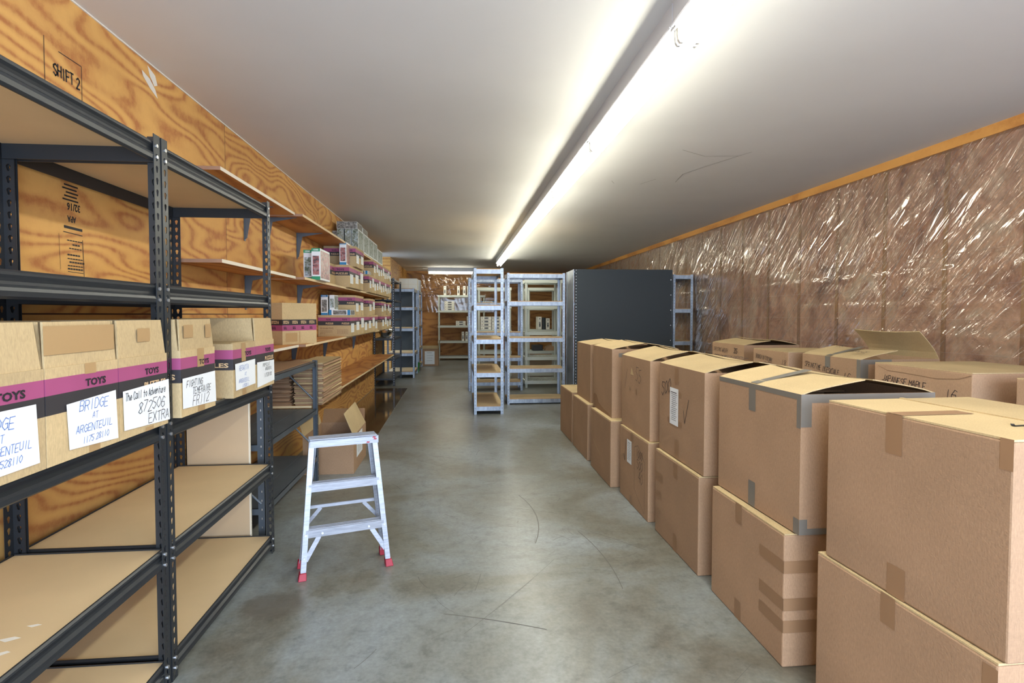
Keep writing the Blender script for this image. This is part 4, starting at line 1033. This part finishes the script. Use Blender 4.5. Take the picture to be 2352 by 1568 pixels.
# ================================================================ FLATTENED CARDBOARD
def flat_stack(label, x0, x1, y0, y1, z0, n, th, mats, group):
    rg = random.Random(int(x0 * 100))
    for i in range(n):
        j = lambda s_=.012: rg.uniform(-s_, s_)
        o = MB().hexa([(x0 + j(), y0 + j(), 0), (x1 + j(), y0 + j(), 0), (x1 + j(), y1 + j(), 0), (x0 + j(), y1 + j(), 0)],
                      [(x0 + j(.004), y0 + j(.004), th * .86), (x1 + j(), y0 + j(.004), th * .86), (x1 + j(.004), y1 + j(), th * .86), (x0 + j(.004), y1, th * .86)])
        o = o.build('folded_carton', mats[i % len(mats)], loc=(0, 0, z0 + i * th))
        tag(o, label, 'folded carton', group)
flat_stack('flattened carton in the outer pile on the bench beyond the grey unit', -1.245, -1.03, 4.43, 5.12, .5675, 26, .0125, ['kraft', 'kraft_pale_lit', 'kraft'], 'flattened cartons, outer pile')
flat_stack('flattened carton in the pile by the wall beyond the grey unit', -1.465, -1.27, 4.43, 5.12, .5675, 24, .0125, ['kraft', 'kraft_in', 'kraft'], 'flattened cartons, wall pile')

# ================================================================ OPEN BOX ON THE FLOOR
t = thing('cardboard_box', 'open kraft box on the floor behind the stepladder with a raised side flap', 'box', (-1.215, 4.54, 0))
W, L, H, T = .39, .60, .30, .005
MB().box(0, 0, 0, W, L, T).box(0, 0, T, T, L, H).box(W - T, 0, T, W, L, H).box(T, 0, T, W - T, T, H).box(T, L - T, T, W - T, L, H).build('body', 'kraft', t)
MB().hexa([(W - .005, .01, H), (W, .01, H), (W, L - .01, H), (W - .005, L - .01, H)], [(W - .085, .05, H + .17), (W - .080, .05, H + .17), (W - .080, L - .06, H + .19), (W - .085, L - .06, H + .19)]).build('flap', 'kraft_pale_lit', t)
MB().hexa([(0, .01, H), (.005, .01, H), (.005, L - .01, H), (0, L - .01, H)], [(-.045, .02, H + .16), (-.04, .02, H + .16), (-.04, L - .02, H + .16), (-.045, L - .02, H + .16)]).build('flap', 'kraft_pale_lit', t)
MB().hexa([(.01, L - .005, H), (W - .01, L - .005, H), (W - .01, L, H), (.01, L, H)], [(.01, L + .08, H + .11), (W - .02, L + .08, H + .11), (W - .02, L + .085, H + .11), (.01, L + .085, H + .11)]).build('flap', 'kraft_in', t)
FX = Frame((W, 0, 0), (0, 1, 0), (0, 0, 1)); slip(t, FX, .12, .10, .40, .285, 9)
# far open box with white label
t = thing('cardboard_box', 'open kraft box with a white shipping label on the far floor', 'box', (-.905, 13.99, 0))
W, L, H = .42, .55, .42
MB().box(0, 0, 0, W, L, T).box(0, 0, T, T, L, H).box(W - T, 0, T, W, L, H).box(T, 0, T, W - T, T, H).box(T, L - T, T, W - T, L, H).build('body', 'kraft', t)
MB().hexa([(W - .005, .01, H), (W, .01, H), (W, L - .01, H), (W - .005, L - .01, H)], [(W + .02, .03, H + .20), (W + .025, .03, H + .20), (W + .025, L - .06, H + .20), (W + .02, L - .06, H + .20)]).build('flap', 'kraft_pale_lit', t)
MB().hexa([(.01, 0, H), (W - .01, 0, H), (W - .01, .005, H), (.01, .005, H)], [(.01, -.02, H + .001), (W - .01, -.02, H + .001), (W - .01, -.02, H + .08), (.01, -.02, H + .08)]).build('flap', 'kraft_pale_lit', t)
MB().hexa([(0, .01, H), (.005, .01, H), (.005, L - .01, H), (0, L - .01, H)], [(-.16, .02, H + .08), (-.155, .02, H + .08), (-.155, L - .02, H + .08), (-.16, L - .02, H + .08)]).build('flap', 'kraft_pale_lit', t)
slip(t, NEAR, .09, .04, .33, .36, 4)
# green tub
m_ = MB().lathe([(.0, 0), (.12, 0), (.15, .19), (.165, .19), (.165, .205), (.145, .205), (.115, .01), (0, .01)], 20)
o = m_.build('plastic_tub', 'green_plastic', loc=(-.98, 12.50, 0), smooth=False, fix=True); tag(o, 'green plastic tub on the floor between the far left racks', 'tub')

# ================================================================ BOWL, BOTTLE etc on the black rack
m_ = MB().lathe([(0, .0), (.05, 0), (.055, .02), (.10, .06), (.135, .12), (.145, .165), (.140, .165), (.13, .12), (.095, .065), (.05, .03), (0, .03)], 28)
o = m_.build('steel_bowl', 'chrome', loc=(-1.34, 10.22, .84), smooth=True, fix=True); o.rotation_euler = (R(-8), R(14), 0); o.location = (-1.33, 10.27, .853)
tag(o, 'round polished steel bowl on the far black rack', 'bowl')
o = MB().hexa([(-1.20, 10.16, .839), (-1.13, 10.16, .839), (-1.13, 10.26, .839), (-1.20, 10.26, .839)], [(-1.16, 10.17, .93), (-1.125, 10.17, .90), (-1.125, 10.25, .90), (-1.16, 10.25, .93)]).build('small_gadget', 'white_plastic'); tag(o, 'small tilted white and black gadget beside the steel bowl', 'gadget')

# ================================================================ GLOSSY SHEET ON THE FLOOR
o = MB().prism([(-1.15, 5.95), (-.842, 6.05), (-.862, 9.75), (-1.42, 9.75), (-1.42, 6.9)], lambda a, b: (a, b, .0005), lambda a, b: (a, b, .005)).build('hardboard_sheet', 'gloss', fix=True)
tag(o, 'glossy brown sheet lying on the concrete along the bench', 'sheet')

# ================================================================ STEPLADDER
t = thing('stepladder', 'small aluminium stepladder with red feet standing on the concrete', 'stepladder', (-.5435, 2.7855, 0), R(18.2))
def rail(x0, y0, z0, x1, y1, z1, w_=.023, d=.022, name='rail'):
    sg = 1 if x0 > 0 else -1; m_ = MB()
    m_.bar((x0, y0, z0), (x1, y1, z1), w_, .003, up=(0, 1, 0))                 # broad face
    m_.bar((x0 + sg * w_ * .48, y0 + d / 2, z0), (x1 + sg * w_ * .48, y1 + d / 2, z1), .003, d, up=(0, 1, 0))
    m_.bar((x0 - sg * w_ * .48, y0 + d / 2, z0), (x1 - sg * w_ * .48, y1 + d / 2, z1), .003, d, up=(0, 1, 0))
    return m_.build(name, 'alu', t)
fxz = lambda z: (.203 - (.203 - .150) * z / .65, .075 * z / .65)
for sg in (-1, 1):
    rail(sg * .203, 0, .0, sg * .150, .072, .640)
    rail(sg * .200, .150, .03, sg * .135, .145, .625, .022, -.018, 'rear_rail')
    m_ = MB().hexa([(sg * .206 - .019, -.014, 0), (sg * .206 + .019, -.014, 0), (sg * .206 + .019, .030, 0), (sg * .206 - .019, .030, 0)], [(sg * .202 - .016, -.007, .034), (sg * .202 + .016, -.007, .034), (sg * .202 + .016, .034, .034), (sg * .202 - .016, .034, .034)])
    m_.build('foot', 'red_plastic', t, bevel=.003)
    m_ = MB().hexa([(sg * .203 - .018, .135, 0), (sg * .203 + .018, .135, 0), (sg * .203 + .018, .170, 0), (sg * .203 - .018, .170, 0)], [(sg * .200 - .016, .138, .04), (sg * .200 + .016, .138, .04), (sg * .200 + .016, .168, .04), (sg * .200 - .016, .168, .04)])
    m_.build('foot', 'red_plastic', t, bevel=.003)
for z in (.226, .438):
    x, y = fxz(z); m_ = MB()
    m_.box(-x, y - .004, z - .036, x, y - .001, z); m_.box(-x, y - .001, z - .003, x, y + .056, z)
    for k in range(3): m_.box(-x, y + .006 + .018 * k, z, x, y + .012 + .018 * k, z + .003)
    m_.box(-x, y + .053, z - .02, x, y + .056, z); m_.build('step', 'alu', t)
m_ = MB().box(-.160, .050, .616, .166, .054, .652).box(-.160, .050, .648, .160, .150, .652).box(-.160, .147, .625, .160, .150, .652)
for k in range(4): m_.box(-.160, .056 + .025 * k, .652, .160, .068 + .025 * k, .656)
m_.build('top_platform', 'alu', t)
m_ = MB(); 
for (x, z) in ((.145, .645), (.15, .636), (.115, .622)): m_.prism([(x - .010, z - .002), (x - .004, z + .004), (x + .004, z + .003), (x + .010, z + .001), (x + .003, z - .004)], lambda a, b: (a, .0488, b), lambda a, b: (a, .05, b))
m_.build('paint_spots', 'red_plastic', t)
rx = .17; MB().box(-rx, .146, .290, rx, .158, .306).build('rear_rung', 'alu', t)
for sg in (-1, 1):
    MB().bar((sg * .105, .152, .29), (sg * .185, .152, .20), .018, .003, up=(0, 1, 0)).build('brace', 'alu', t)
    xa, ya = fxz(.19); xb, yb = fxz(.10)
    MB().bar((sg * .125, ya + .004, .192), (sg * (xb - .006), yb + .002, .085), .022, .003, up=(0, 1, 0)).build('brace', 'alu', t)
m_ = MB()
for sg in (-1, 1):
    for z in (.205, .415, .10):
        x, y = fxz(z); m_.tube((sg * x, y - .006, z), (sg * x, y, z), .0055, 10)
for sg in (-1, 1): m_.tube((sg * .11, .016, .207), (sg * .11, .022, .207), .0055, 10)
m_.build('rivets', 'screw', t)
